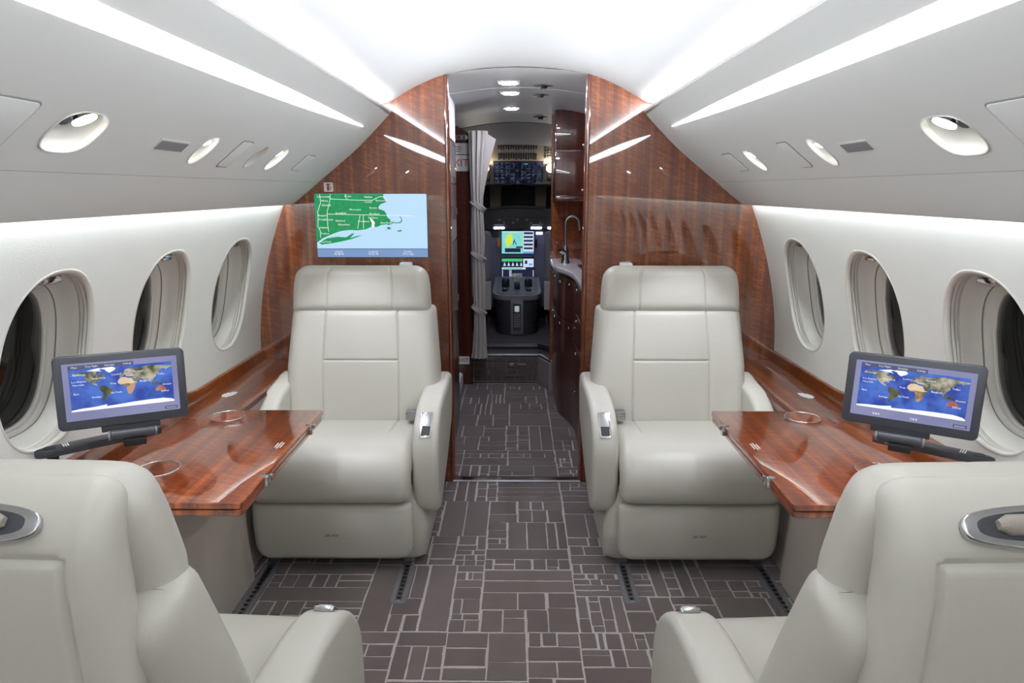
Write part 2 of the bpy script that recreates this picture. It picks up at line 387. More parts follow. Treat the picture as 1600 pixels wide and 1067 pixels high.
# ---- overhead panels with lamp recesses, valances, light strips
REC = {-1: [('big', 1.262, .332, .066, .052), ('oval', 1.775, .335, .034, .050), ('oval', 2.13, .335, .030, .048), ('small', 2.308, .335, .040, .050)],
       1: [('big', 1.296, .338, .066, .052), ('oval', 1.842, .338, .034, .052), ('small', 2.352, .338, .040, .050)]}
def rec_outline(kind, yc, sc, hy, hs, N=48):
    return sellipse(hy, hs, 2.8 if kind == 'big' else 2.2, N, yc, sc)
n_tr = 0
for side, nm in ((-1, 'left'), (1, 'right')):
    Pf = lambda y, s: P_psu(side, y, s)
    b = B(); cells = sorted(REC[side], key=lambda r: r[1]); y = Y0
    sa, sb = .255, .405
    for r in cells:
        ya, yb_ = r[1] - r[3] - .012, r[1] + r[3] + .012
        sheet(b, Pf, [y, ya], list(np.linspace(0, LP, 25)))
        hole_cell(b, Pf, ya, yb_, sa, sb, rec_outline(*r))
        sheet(b, Pf, [ya, yb_], list(np.linspace(0, sa, 12))); sheet(b, Pf, [ya, yb_], list(np.linspace(sb, LP, 4))); y = yb_
    sheet(b, Pf, [y, YB], list(np.linspace(0, LP, 25)))
    # rolled lip at the cove
    lip = catmull([(.543, 1.697), (.541, 1.704), (.546, 1.709), (.556, 1.709), (.60, 1.672), (.66, 1.640)], 4); extr(b, lip, side, Y0, YB)
    bmesh.ops.remove_doubles(b, verts=b.verts, dist=3e-4)
    n_tr += 1
    t = build(f'trim_{n_tr}', b, M_psu, smooth=55)
    tag(t, f'ivory overhead panel along the {nm} side of the cabin', kind='structure')
    b = B(); val = catmull([(.8732, 1.4046), (.915, 1.370), (.96, 1.334), (.995, 1.311), (1.002, 1.312), (1.0, 1.320), (.985, 1.345), (.985, 1.40)], 5); extr(b, val, side, Y0, YB)
    n_tr += 1
    tag(build(f'trim_{n_tr}', b, M_psu, smooth=60), f'plain ivory valance under the {nm} overhead panel', kind='structure')
    # LED strip lens, tapering at the forward end
    b = B(); sc0 = sx(.603); sc1 = sx(.633); scm = (sc0 + sc1) / 2; hw = (sc1 - sc0) / 2
    ys = [Y0 + .1] + list(np.linspace(-2, 1.6, 12)) + list(np.linspace(1.8, 2.80, 14)) + [2.83, 2.845]
    def hwf(y): return hw * (1 if y < 1.5 else max(0.03, 1 - ((y - 1.5) / 1.35) ** 2.2 * .97))
    rows = [[P_psu(side, y, scm - hwf(y), -.0005), P_psu(side, y, scm, -.0035), P_psu(side, y, scm + hwf(y), -.0005)] for y in ys]
    loft(b, rows, closed=False)
    tag(build('light_strip', b, M_led, smooth=60), f'long tapering white light strip in the {nm} overhead panel', 'light strip', 'overhead light strips')
    # cove bar and wall-wash bar
    b = B(); box(b, side * .574, side * .584, Y0 + .1, YB - .06, 1.706, 1.727, .002)
    tag(build('cove_light', b, M_cove), f'white light bar hidden behind the {nm} ceiling cove lip', 'cove light', 'cove light bars')
    b = B(); box(b, side * 1.003, side * 1.014, Y0 + .1, YB - .03, 1.336, 1.344, .002)
    tag(build('wall_wash_light', b, M_wash), f'white light bar behind the {nm} valance washing the wall', 'wall light', 'wall wash light bars')
    # recess bowls with lamps
    for i, r in enumerate(cells):
        kind, yc, sc, hy, hs = r
        pos = P_psu(side, yc, sc)
        what = {'big': 'large rounded reading light recess with bright lamp and side nozzle', 'oval': 'oval white recess with small lamp', 'small': 'small oval recess with chrome swivel lamp'}[kind]
        if kind == 'oval' and side == -1 and yc > 2: what = 'unlit slim oval air recess'
        rt = thing('reading_light' if not what.startswith('unlit') else 'air_outlet', f'{what} in the {nm} overhead panel', 'light' if not what.startswith('unlit') else 'air outlet', tuple(pos))
        b = B()
        def ring(k, d, N=48): return [P_psu(side, yc + (p[0] - yc) * k, sc + (p[1] - sc) * k, d) for p in rec_outline(*r)]
        def ringc(k, d, sh=0): return [P_psu(side, yc + (p[0] - yc) * k, sc + sh + (p[1] - sc) * k, d) for p in rec_outline(*r)]
        loft(b, [ring(1.05, -.0005), ring(1.03, -.0025), ring(.99, -.002), ring(.96, .003), ring(.93, .010)]); build('bezel', b, M_liner, rt, smooth=60)
        b = B(); loft(b, [ring(.94, .008), ringc(.86, .016), ringc(.72, .026), ringc(.45, .032)], cap1=True); build('bowl', b, M_liner, rt, smooth=60)
        if what.startswith('unlit'): continue
        n_in = (P_psu(side, yc, sc, 0) - P_psu(side, yc, sc, .01)).normalized()
        c0 = P_psu(side, yc + (.005 if kind == 'big' else 0), sc - .028 * (1 if kind == 'big' else .75), .014)
        ax = (n_in + Vector((0, .05, -.55))).normalized()
        R = .021 if kind == 'big' else (.011 if kind == 'oval' else .014)
        b = B(); cyl(b, c0 - ax * .012, ax, R * 1.15, .020, 24); build('lamp_housing', b, M_chrome, rt, smooth=40)
        b = B(); cyl(b, c0 + ax * .008, ax, R, .0015, 24); build('lens', b, M_lamp, rt, smooth=40)
        if kind == 'big':
            b = B(); c1 = P_psu(side, yc - .036, sc - .018, .014); cyl(b, c1, n_in, .013, .006, 20); cyl(b, c1 + n_in * .006, n_in, .009, .003, 20); build('air_nozzle', b, M_slate, rt, smooth=40)
            b = B(); tube(b, [c1 + Vector((0, .012, .012)), c1 + Vector((0, .02, .006)), c0 + Vector((0, -.016, .012))], .003, 8); build('swivel_arm', b, M_chrome, rt, smooth=60)
        # the lamp's own beam
        ld = bpy.data.lights.new('reading_beam', 'SPOT'); ld.energy = {'big': 9, 'oval': 8, 'small': 20}[kind]; ld.spot_size = math.radians(58); ld.spot_blend = .6; ld.shadow_soft_size = R
        ld.color = (.86, .90, 1.0)
        lo = bpy.data.objects.new('reading_beam', ld); COL.objects.link(lo); lo.parent = rt
        tgt = {'big': Vector((side * .95, 1.55, .62)), 'oval': Vector((side * .80, 1.9, .62)), 'small': Vector((side * .62, 2.62, .60))}[kind]
        p = c0 + ax * .014; dv = (tgt - p).normalized()
        lo.location = p - Vector(rt.location); lo.rotation_euler = dv.to_track_quat('-Z', 'Y').to_euler()
    # grille, hatches
    yg = (1.612, 1.652)[side == 1]
    n_in = (P_psu(side, yg, .335) - P_psu(side, yg, .335, .01)).normalized()
    F = frame(P_psu(side, yg, .335), (0, 1, 0), n_in)
    g = thing('speaker_grille', f'small rectangular grey mesh grille in the {nm} overhead panel', 'grille', tuple(P_psu(side, yg, .335)))
    b = B(); prism(b, rrect(-.068, .068, -.019, .019, .003), 'z', -.002, .0015, .0005, 1); build('frame', b, M_psu, g, F)
    b = B(); prism(b, rrect(-.062, .062, -.014, .014, .002), 'z', .0012, .0022); build('mesh', b, M_grille, g, F)
    b = B()
    for k in range(20): box(b, -.060 + k * .0063, -.0585 + k * .0063, -.0135, .0135, .0022, .0034)
    build('mesh_ribs', b, M_grille, g, F)['kind'] = 'stuff'
    def hatch(yc, sc, hy, hs, lab):
        F = frame(P_psu(side, yc, sc, -.0012), (0, 1, 0), n_in)
        t = thing('oxygen_hatch', lab, 'hatch', tuple(P_psu(side, yc, sc)))
        b = B(); prism(b, rrect(-hy - .0035, hy + .0035, -hs - .0035, hs + .0035, .012), 'z', -.002, .0006); build('joint', b, M_grille, t, F)
        b = B(); prism(b, rrect(-hy, hy, -hs, hs, .010), 'z', -.001, .0022, .0008, 2); build('cover', b, M_psu, t, F, smooth=30)
    yh = (1.975, 2.02)[side == 1]
    hatch(yh, .335, .036, .052, f'slim rounded ivory hatch cover between lamps in the {nm} overhead panel')
    hatch((.93, .96)[side == 1], .335, .19, .056, f'large ivory hatch cover at the edge of the {nm} overhead panel')
    if side == 1: hatch(2.56, .335, .05, .045, 'faint square ivory hatch cover near the bulkhead on the right')
    else: hatch(2.60, .335, .05, .040, 'faint square ivory hatch cover near the bulkhead on the left')
# ------------------------------------------------------------------ forward bulkhead
def cabin_outline():
    """half outline of the cabin section from the crown down to the floor (x >= 0), a little oversize"""
    o = [(.312, 1.868)] + [(x, z + .006) for x, z in CEIL if .32 < x < .6][:]
    o += [(.66, 1.70), (.70, 1.60), (.80, 1.50), (.89, 1.42), (.98, 1.36), (1.03, 1.345)]
    o += [(wallx(z) + .012, z) for z in np.linspace(1.32, .02, 26)]
    return o
for side, nm in ((-1, 'left'), (1, 'right')):
    o = cabin_outline(); pts = [(side * x, z) for x, z in o] + [(side * o[-1][0], 0.0), (side * .312, 0.0)]
    b = B(); prism(b, pts, 'y', YB, YB + .045)
    wl = build('wall_forward_' + nm, b, M_woodb)
    tag(wl, f'glossy mahogany bulkhead panel behind the {nm} forward seat', kind='structure')
    b = B(); prism(b, [(side * (.312 + .012 * math.cos(t) - .006), YB + .022 + .030 * math.sin(t)) for t in np.linspace(0, 2 * PI, 20, endpoint=False)], 'z', 0.0, 1.852)
    j = build('jamb', b, M_woodj, wl, smooth=50); j.matrix_parent_inverse = Matrix.Identity(4)
b = B(); prism(b, [(YB - .012, 0.0), (YB - .012, .004), (YB - .004, .009), (YB + .03, .009), (YB + .038, .004), (YB + .038, 0.0)], 'x', -.306, .306)
tag(build('trim_20', b, M_chrome, smooth=30), 'polished metal threshold strip across the doorway floor', kind='structure')
b = B(); box(b, -.306, .306, YB + .040, YB + .052, 0, .004)
tag(build('trim_21', b, M_black), 'thin dark strip beside the metal threshold', kind='structure')

# ------------------------------------------------------------------ carpet of cut-pile blocks
def carpet():
    b = B(); lay = b.verts.layers.float_color.new('tone')
    def block(x0, x1, y0, y1):
        g = random.uniform(.0022, .0050) / 1.0
        gx0, gx1, gy0, gy1 = (random.choice((.0018, .0024, .0034, .0058)) for _ in range(4))
        x0 += gx0; x1 -= gx1; y0 += gy0; y1 -= gy1
        if x1 - x0 < .004 or y1 - y0 < .004: return
        tone = random.uniform(0, 1)
        j = lambda: random.uniform(-.0011, .0011)
        nx = max(1, int((x1 - x0) / .028)); ny = max(1, int((y1 - y0) / .028))
        q = [(lerp(x0, x1, k / nx) + j(), y0 + j()) for k in range(nx)] + [(x1 + j(), lerp(y0, y1, k / ny) + j()) for k in range(ny)]
        q += [(lerp(x1, x0, k / nx) + j(), y1 + j()) for k in range(nx)] + [(x0 + j(), lerp(y1, y0, k / ny) + j()) for k in range(ny)]
        e = .0008; cx, cy = (x0 + x1) / 2, (y0 + y1) / 2; n = len(q)
        A = [b.verts.new((p[0], p[1], -.0026)) for p in q]
        T = [b.verts.new((p[0] + math.copysign(e, cx - p[0]), p[1] + math.copysign(e, cy - p[1]), -.0010)) for p in q]
        for v in A + T: v[lay] = (tone, tone, tone, 1)
        b.faces.new(T)
        for i in range(n): b.faces.new((A[i], A[(i + 1) % n], T[(i + 1) % n], T[i]))
    def split(x0, x1, y0, y1, lim):
        w_, h_ = x1 - x0, y1 - y0; big = max(w_, h_); small = min(w_, h_)
        if small < .022 or big < .055 or (big < lim * random.uniform(.6, 1.25) and small < lim * .62): return block(x0, x1, y0, y1)
        if big < lim * 2.2 and small > .07 and random.random() < .42:      # a run of stripes
            n = max(2, min(4, round(small / random.uniform(.03, .055)))); vert = random.random() < .38
            for k in range(n):
                f = block if random.random() < .62 else (lambda *q: split(*q, lim * .6))
                if vert: f(lerp(x0, x1, k / n), lerp(x0, x1, (k + 1) / n), y0, y1)
                else: f(x0, x1, lerp(y0, y1, k / n), lerp(y0, y1, (k + 1) / n))
            return
        t = random.uniform(.28, .72)
        if w_ * random.uniform(.75, 1.35) > h_: split(x0, lerp(x0, x1, t), y0, y1, lim); split(lerp(x0, x1, t), x1, y0, y1, lim)
        else: split(x0, x1, y0, lerp(y0, y1, t), lim); split(x0, x1, lerp(y0, y1, t), y1, lim)
    split(-1.08, 1.08, .4, 4.79, .20)
    split(-1.08, 1.08, -3.0, .4, .30)          # behind the photographer: coarser
    return b
m, nt, N, L, P = nodes('grey brown cut pile')
P.inputs['Roughness'].default_value = .95; P.inputs['Specular IOR Level'].default_value = .15
P.inputs['Sheen Weight'].default_value = .25
at_ = N.new('ShaderNodeAttribute'); at_.attribute_name = 'tone'
tc = N.new('ShaderNodeTexCoord'); n1 = N.new('ShaderNodeTexNoise'); n1.inputs['Scale'].default_value = 420; n1.inputs['Detail'].default_value = 3
n2 = N.new('ShaderNodeTexNoise'); n2.inputs['Scale'].default_value = 9; n2.inputs['Detail'].default_value = 2
L.new(tc.outputs['Object'], n1.inputs['Vector']); L.new(tc.outputs['Object'], n2.inputs['Vector'])
rp = N.new('ShaderNodeValToRGB'); rp.color_ramp.elements[0].color = lin((82, 72, 70)); rp.color_ramp.elements[1].color = lin((105, 94, 91))
m1 = N.new('ShaderNodeMath'); m1.operation = 'ADD'; m2 = N.new('ShaderNodeMath'); m2.operation = 'MULTIPLY_ADD'; m2.inputs[1].default_value = .7; m2.inputs[2].default_value = -.4
L.new(n1.outputs['Fac'], m1.inputs[0]); L.new(n2.outputs['Fac'], m1.inputs[1]); L.new(m1.outputs[0], m2.inputs[0])
m3 = N.new('ShaderNodeMath'); m3.operation = 'MULTIPLY_ADD'; m3.inputs[1].default_value = .5
L.new(at_.outputs['Fac'], m3.inputs[0]); L.new(m2.outputs[0], m3.inputs[2]); L.new(m3.outputs[0], rp.inputs[0]); L.new(rp.outputs[0], P.inputs['Base Color'])
bu = N.new('ShaderNodeBump'); bu.inputs['Strength'].default_value = .5; bu.inputs['Distance'].default_value = .003
L.new(n1.outputs['Fac'], bu.inputs['Height']); L.new(bu.outputs['Normal'], P.inputs['Normal'])
cp = build('carpet', carpet(), m, None)
tag(cp, 'grey brown carpet of irregular brick shaped blocks with pale lines', 'carpet', kind='stuff')

# ------------------------------------------------------------------ side ledges and dado panels
for side, nm in ((-1, 'left'), (1, 'right')):
    t = thing('trim_%d' % (34 + (side == 1)), None, None, (side * 1.08, 1.8, .5)); tag(t, f'glossy mahogany side ledge under the {nm} windows', kind='structure')
    b = B(); prism(b, [(side * x, z) for x, z in rrect(1.0, 1.178, LEDGE - .025, LEDGE, .008, 4)], 'y', 2.215, YB); build('top', b, M_woodl, t, smooth=40)
    b = B(); prism(b, [(side * x, z) for x, z in rrect(1.0, 1.178, LEDGE - .025, LEDGE, .008, 4)], 'y', Y0, 2.212); build('top', b, M_woodl, t, smooth=40)
    # upstand along the wall, rising in a soft wave beside the table
    ys = list(np.linspace(YB, 2.5, 4)) + list(np.linspace(2.45, 2.15, 12)) + [2.0, 1.5, 1.0, 0, Y0]
    def ht(y): u = min(max((2.45 - y) / .26, 0), 1); return .652 + .030 * (u * u * (3 - 2 * u))
    b = B(); rings = []
    for y in ys:
        h = ht(y); d = .012 + (h - .652) * .5
        rings.append([Vector((side * (wallx(z) - q), y, z)) for z, q in ((LEDGE - .002, d + .006), (h - .006, d), (h, d - .005), (h + .002, .002), (h - .01, -.004), (LEDGE - .002, -.004))])
    loft(b, rings, True, True, True); build('upstand', b, M_woodl, t, smooth=35)
    b = B(); prism(b, [(side * x, z) for x, z in ((.985, .582), (1.0, .588), (1.0, .555), (.99, .55))], 'y', 2.30, YB); build('edge_moulding', b, M_woodd, t)
    pl = B()
    for k, (a_, c_) in enumerate(((1.098, 1.122), (1.090, 1.128), (1.086, 1.130), (1.084, 1.128), (1.084, 1.122), (1.086, 1.108))): box(pl, side * a_, side * c_, 2.478 + k * .0115, 2.487 + k * .0115, LEDGE, LEDGE + .0006)
    build('placard', pl, M_white, t)
    b = B(); prism(b, [(side * x, z) for x, z in catmull([(1.02, .58), (1.0, .50), (.985, .35), (.985, .12), (.975, .03), (.975, 0), (1.18, 0), (1.18, .58)], 1)], 'y', 2.222, YB)
    tag(build('trim_%d' % (30 + (side == 1)), b, M_dado, smooth=30), f'taupe lower side panel beside the {nm} forward seat', kind='structure')
    b = B(); prism(b, [(side * x, z) for x, z in catmull([(1.01, .58), (.985, .54), (.965, .40), (.955, .15), (.945, .03), (.945, 0), (1.18, 0), (1.18, .58)], 1)], 'y', Y0, 2.215)
    tag(build('trim_%d' % (32 + (side == 1)), b, M_dado, smooth=30), f'taupe lower side panel under the {nm} table', kind='structure')

# ------------------------------------------------------------------ folding tables
for side, nm in ((-1, 'left'), (1, 'right')):
    xa, xb, ya, yb_ = .655, 1.10, 1.497, 2.205
    t = thing('folding_table', f'glossy mahogany fold-out table between the {nm} pair of seats', 'table', (side * .86, 1.85, LEDGE), group='fold-out tables')
    def outl(g):
        p = rrect(xa + g, xb - g, ya + g, yb_ - g, .012, 3)
        # sweep the outboard forward corner away in a curve
        q = [(x, y) for x, y in p if not (x > 1.0 and y > 2.0)] + []
        arc = [(1.095 - g, 1.93), (1.085 - g, 2.0), (1.06 - g, 2.07), (1.02 - g * .7, 2.135), (.97 - g * .5, 2.18), (.93, 2.202 - g)]
        k = next(i for i, (x, y) in enumerate(q) if x < .9 and y > 2.1)
        q = q[:k] + arc + q[k:] if False else q
        i0 = min(range(len(q)), key=lambda i: math.hypot(q[i][0] - (xa + g), q[i][1] - (yb_ - g)))
        pts = [p_ for p_ in q]
        pts.sort(key=lambda p_: math.atan2(p_[1] - 1.8, p_[0] - .87))
        allp = pts + arc; allp.sort(key=lambda p_: math.atan2(p_[1] - 1.8, p_[0] - .87)); return allp
    top = LEDGE + .040
    b = B(); prism(b, [(side * x, y) for x, y in outl(0)], 'z', top - .0165, top, .003, 2); lf = build('upper_leaf', b, M_woodt, t, smooth=35)
    b = B(); prism(b, [(side * x, y) for x, y in outl(.003)], 'z', top - .036, top - .0195, .003, 2); build('lower_leaf', b, M_woodt, t, smooth=35)
    b = B(); prism(b, [(side * x, y) for x, y in outl(.008)], 'z', top - .0195, top - .0165); build('hinge_gap', b, M_black, t)
    for yc, xc in ((2.135, .952 if side < 0 else .935), (1.70, .958)):
        b = B(); tube(b, [(side * xc + .055 * math.cos(a), yc + .055 * math.sin(a), top + .0008) for a in np.linspace(0, 2 * PI, 48, endpoint=False)], .0022, 8, True); build('cup_ring', b, M_chrome, t, smooth=60)
        b = B(); cyl(b, (side * xc, yc, top - .001), (0, 0, 1), .053, .0015, 48); build('cup_disc', b, M_woodt, t)
    for y in (2.05, 1.66):
        b = B(); box(b, side * (xa - .008), side * (xa + .016), y - .010, y + .010, top - .030, top + .0015, .003); cyl(b, (side * (xa - .009), y, top - .006), (0, 1, 0), .006, .016, 12); build('hinge', b, M_chrome, t, smooth=40)
    b = B()
    for k, l in enumerate((.9, 1.2, .8)): box(b, side * (xa + .028 + k * .008), side * (xa + .0315 + k * .008), 1.875 - .022 * l, 1.875 + .022 * l, top, top + .0005)
    build('placard', b, M_white, t)
    # slide rail and under-structure
    b = B(); box(b, side * 1.00, side * 1.12, 1.52, 2.18, top - .045, top - .036); build('slide_rail', b, M_dgrey, t)

# ------------------------------------------------------------------ seats
def pillow(path, hw, Tf, Tb, R, rc, nu=26, nv=40, ug=(), sg=(), gw=.006, gd=.006, bulge=0.0, xc=0.0, mask=None, rc1=None, gback=False):
    """soft cushion around a centre line (d,z); ug: seams at constant u, sg: seams at constant length"""
    Pc = catmull(path, 12); cum = [0.0]
    for a, b_ in zip(Pc, Pc[1:]): cum.append(cum[-1] + math.dist(a, b_))
    Ln = cum[-1]; rc1 = rc if rc1 is None else rc1
    def dens(n): return [0.5 - 0.5 * math.cos(PI * k / n) for k in range(n + 1)]
    us = sorted({round(2 * t - 1, 5) for t in dens(nu)} | {round(g + k * gw * s_ / hw[0][1], 5) for g in ug for k in (0, .35, .7, 1.0, 1.6) for s_ in (-1, 1)})
    ss = sorted({round(t * Ln, 5) for t in dens(nv)} | {round(min(max(g + k * gw * s_, 0), Ln), 5) for g in sg for k in (0, .35, .7, 1.0, 1.6) for s_ in (-1, 1)})
    ef = lambda q: math.sqrt(max(0, 1 - (1 - min(max(q, 0) / R, 1)) ** 2))
    bmx = B(); F, K = [], []
    for s in ss:
        d = float(np.interp(s, cum, [p[0] for p in Pc])); z = float(np.interp(s, cum, [p[1] for p in Pc]))
        s0, s1 = max(s - .012, 0), min(s + .012, Ln)
        t = np.array([np.interp(s1, cum, [p[0] for p in Pc]) - np.interp(s0, cum, [p[0] for p in Pc]), np.interp(s1, cum, [p[1] for p in Pc]) - np.interp(s0, cum, [p[1] for p in Pc])]); t /= np.linalg.norm(t)
        nrm = (-t[1], t[0])            # to the front (-d) when the path runs upward
        r_ = rc if s < Ln / 2 else rc1
        e = min(s, Ln - s); ins = r_ - math.sqrt(max(0, r_ * r_ - (r_ - e) ** 2)) if e < r_ else 0
        wd = interp(hw, s / Ln) - ins
        rowF, rowK = [], []
        for u in us:
            fo = ef((1 - abs(u)) * wd) * ef(e)
            tf = Tf * fo + bulge * (1 - u * u) * math.sin(PI * s / Ln)
            g = 0.0
            for q in ug:
                dd = abs(u - q) * wd
                g = max(g, math.exp(-(dd / (gw * .55)) ** 2) * (1 if mask is None else mask('u', q, u, s / Ln)))
            for q in sg:
                g = max(g, math.exp(-((s - q) / (gw * .55)) ** 2) * (1 if mask is None else mask('s', q, u, s / Ln)))
            if not gback: tf -= gd * g * fo
            x = xc + u * wd
            rowF.append(bmx.verts.new((x, d + nrm[0] * tf, z + nrm[1] * tf)))
            tb = Tb * fo + (gd * g * fo if gback else 0); edge = fo < 1e-6
            rowK.append(rowF[-1] if edge else bmx.verts.new((x, d - nrm[0] * tb, z - nrm[1] * tb)))
        F.append(rowF); K.append(rowK)
    for G in (F, K):
        for a, b_ in zip(G, G[1:]):
            for i in range(len(us) - 1):
                q = list(dict.fromkeys((a[i], a[i + 1], b_[i + 1], b_[i])))
                if len(q) > 2:
                    try: bmx.faces.new(q)
                    except ValueError: pass
    return bmx
_mesh_cache = {}
def seat_meshes(mx, rec):
    """parts of one seat, facing -y, origin under the front of the cushion; mx=+1: aisle arm on +x"""
    out = []
    sh = lambda P_: [(d + rec * max(0, z - .44) / .62, z) for d, z in P_]
    def add(name, bmx, mt, sub=None, smooth=45):
        if mx < 0: bmesh.ops.scale(bmx, vec=(-1, 1, 1), verts=bmx.verts)
        out.append((name, bmx, mt, sub, smooth))
    cx = -.022; dz = -.012 if rec else 0.0
    # plinth / skirt
    b = B(); rings = []
    for z, d0, xo, xi in ((.028, .075, .300, -.300), (.05, .055, .305, -.305), (.16, .045, .310, -.300), (.26, .05, .285, -.29), (.32, .06, .27, -.28)):
        rings.append([Vector((p[0], p[1], z)) for p in rrect(xi, xo, d0, .60, .05, 5)])
    loft(b, rings, True, True, True); add('plinth', b, M_leather)
    # leg rest
    add('leg_rest', pillow([(.03, .055), (.022, .10), (.012, .20), (.018, .278)], [(0, .280), (.3, .288), (1, .288)], .022, .03, .03, .05, bulge=.006, xc=cx, rc1=.016), M_leather)
    # cushion: wraps over the front edge
    def mk(k, q, u, v): return 1 if k == 's' else (1 if v > .56 else 0)
    add('seat_cushion', pillow([(.028, .292), (.012, .33), (.018, .385), (.06, .418), (.15, .424), (.30, .415), (.44, .405)], [(0, .285), (1, .285)], .048, .10, .045, .03, nu=30, nv=44,
                               ug=(-.63, .63), gw=.007, gd=.004, bulge=.008, xc=cx, mask=mk), M_leather)
    # back rest
    def mb(k, q, u, v):
        return 1 if k == 'u' else (1 if abs(u) < .49 else 0)
    add('backrest', pillow(sh([(.465, .40), (.475, .47), (.515, .66), (.55, .80), (.58, .905)]), [(0, .295), (.10, .318), (.5, .318), (1, .296)], .075, .06, .055, .05, nu=30, nv=44,
                           ug=(-.49, .49), sg=(.285,), gw=.007, gd=.006, bulge=.012, xc=.006, mask=mb, rc1=.02), M_leather)
    add('headrest', pillow(sh([(.548, .872 + dz * .5), (.556, .93 + dz), (.568, 1.0 + dz), (.578, 1.068 + dz)]), [(0, .288), (.6, .281), (1, .268)], .063, .03, .042, .018, nu=30, nv=30,
                           ug=(-.47, .47), gw=.007, gd=.005, bulge=.006, rc1=.050), M_leather)
    # back shell: seam frames the lower panel
    def ms(k, q, u, v): return (1 if v < .89 else 0) if k == 'u' else (1 if abs(u) < .82 else 0)
    shp = sh([(.61, .30), (.630, .50), (.640, .70), (.632, .84), (.624, .950), (.612, 1.000), (.592, 1.026), (.562, 1.036)])
    Ls = sum(math.dist(a_, b_) for a_, b_ in zip(shp, shp[1:]))
    b = pillow(shp, [(0, .20), (.25, .250), (.6, .264), (1, .262)], .05, .03, .028, .06, nu=34, nv=50, ug=(-.82, .82), sg=(Ls * .89,), gw=.008, gd=-.006, mask=ms, rc1=.03, gback=True)
    add('back_shell', b, M_leather)
    b0 = sh([(.626, 1.011)])[0]; Fm = frame((0, b0[0] + .0, b0[1] + .0), (-1, 0, 0), (0, .72, .69))
    Fm = Fm @ Matrix.Translation((0, 0, .017))
    b = B(); prism(b, sellipse(.196, .026, 3.0, 48), 'z', -.006, .003, .0018, 2, M=Fm); add('strap_bezel', b, M_chrome, 'back_shell')
    b = B(); prism(b, sellipse(.180, .0185, 3.0, 48), 'z', .002, .0036, M=Fm); add('strap_slot', b, M_dgrey, 'back_shell')
    b = B(); tube(b, [Fm @ Vector((x, .001, .006)) for x in (-.160, -.148, -.06, 0, .06, .148, .160)], [.005, .011, .0125, .0125, .0125, .011, .005], 14); add('strap', b, M_strap, 'back_shell', 60)
    b = B()
    if rec == 0:
        box(b, .155, .205, sh([(.560, 1.06)])[0][0], sh([(.605, 1.06)])[0][0], 1.035, 1.080, .006)
        add('belt_guide', b, M_psu, 'back_shell', 30)
    # aisle arm
    arm = [(.63, .596), (.45, .598), (.32, .594), (.22, .583), (.15, .561), (.095, .522), (.062, .468), (.050, .40), (.052, .31), (.072, .235), (.11, .205), (.17, .215), (.32, .265), (.48, .34), (.60, .42)]
    b = B(); prism(b, catmull(arm, 4, True), 'x', .262, .358, .020, 4); add('armrest', b, M_leather)
    # arm control
    Fm = frame((.310, .1165, .5365), (1, 0, 0), (0, -.66, .75))
    b = B(); prism(b, rrect(-.0215, .0215, -.053, .053, .007), 'z', -.006, .004, .0018, 2, M=Fm); add('arm_control', b, M_chrome, 'armrest', 35)
    b = B(); prism(b, rrect(-.0155, .0155, -.046, -.004, .003), 'z', .002, .0048, M=Fm); add('control_recess', b, M_black, 'armrest')
    b = B(); prism(b, rrect(-.015, .015, -.010, .044, .003), 'z', .003, .0075, .0015, 2, M=Fm); add('control_flap', b, M_brush, 'armrest', 35)
    # wall side arm
    arm2 = [(.60, .605), (.45, .603), (.36, .590), (.28, .560), (.22, .510), (.19, .45), (.185, .36), (.21, .29), (.30, .28), (.48, .34), (.60, .42)]
    b = B(); prism(b, catmull(arm2, 4, True), 'x', -.365, -.285, .020, 4); add('armrest', b, M_leather)
    # lap belt buckle
    b = B(); box(b, .196, .246, .345, .385, .474, .510, .005); box(b, .206, .238, .334, .347, .478, .502, .003); add('belt_buckle', b, M_brush, None, 30)
    # feet on the track
    for x in (-.27, .235):
        for d in (.12, .52):
            b = B(); box(b, x - .022, x + .022, d - .035, d + .035, .004, .034, .004); add('track_foot', b, M_rail)
    # printed words
    return out
seat_i = 0
def seat(lab, loc, rz, mx, rec):
    key = (mx, rec)
    r = thing('cabin_seat', lab, 'seat', loc, rz, 'cream leather cabin seats')
    first = key not in _mesh_cache
    if first: _mesh_cache[key] = []
    made = {}
    if first:
        for name, bmx, mt, sub, sm in seat_meshes(mx, rec):
            o = build(name, bmx, mt, made[sub] if sub else r, smooth=sm, local=True); made.setdefault(name, o)
            _mesh_cache[key].append((name, o, sub))
    else:
        for name, src, sub in _mesh_cache[key]:
            c = copy_mesh(name, src, made[sub] if sub else r); made.setdefault(name, c)
    return r, made
SL, mL = seat('cream leather seat facing aft on the left, below the bulkhead screen', (-.640, 2.245, 0), 0, 1, 0.0)
SR, mR = seat('cream leather seat facing aft on the right, beside the galley doorway', (.630, 2.245, 0), 0, -1, 0.0)
SRL, _ = seat('cream leather seat seen from behind at the lower left', (-.684, 1.358, 0), PI - .03, -1, .052)
SRR, _ = seat('cream leather seat seen from behind at the lower right', (.646, 1.358, 0), PI + .03, 1, .052)
for made, x in ((mL, -.022), (mR, .022)):
    text('lettering', 'LIFE VEST', .0125, M_ink, made['leg_rest'], frame((x, -.0165, .165), (1, 0, 0), (0, -1, 0)), local=True)

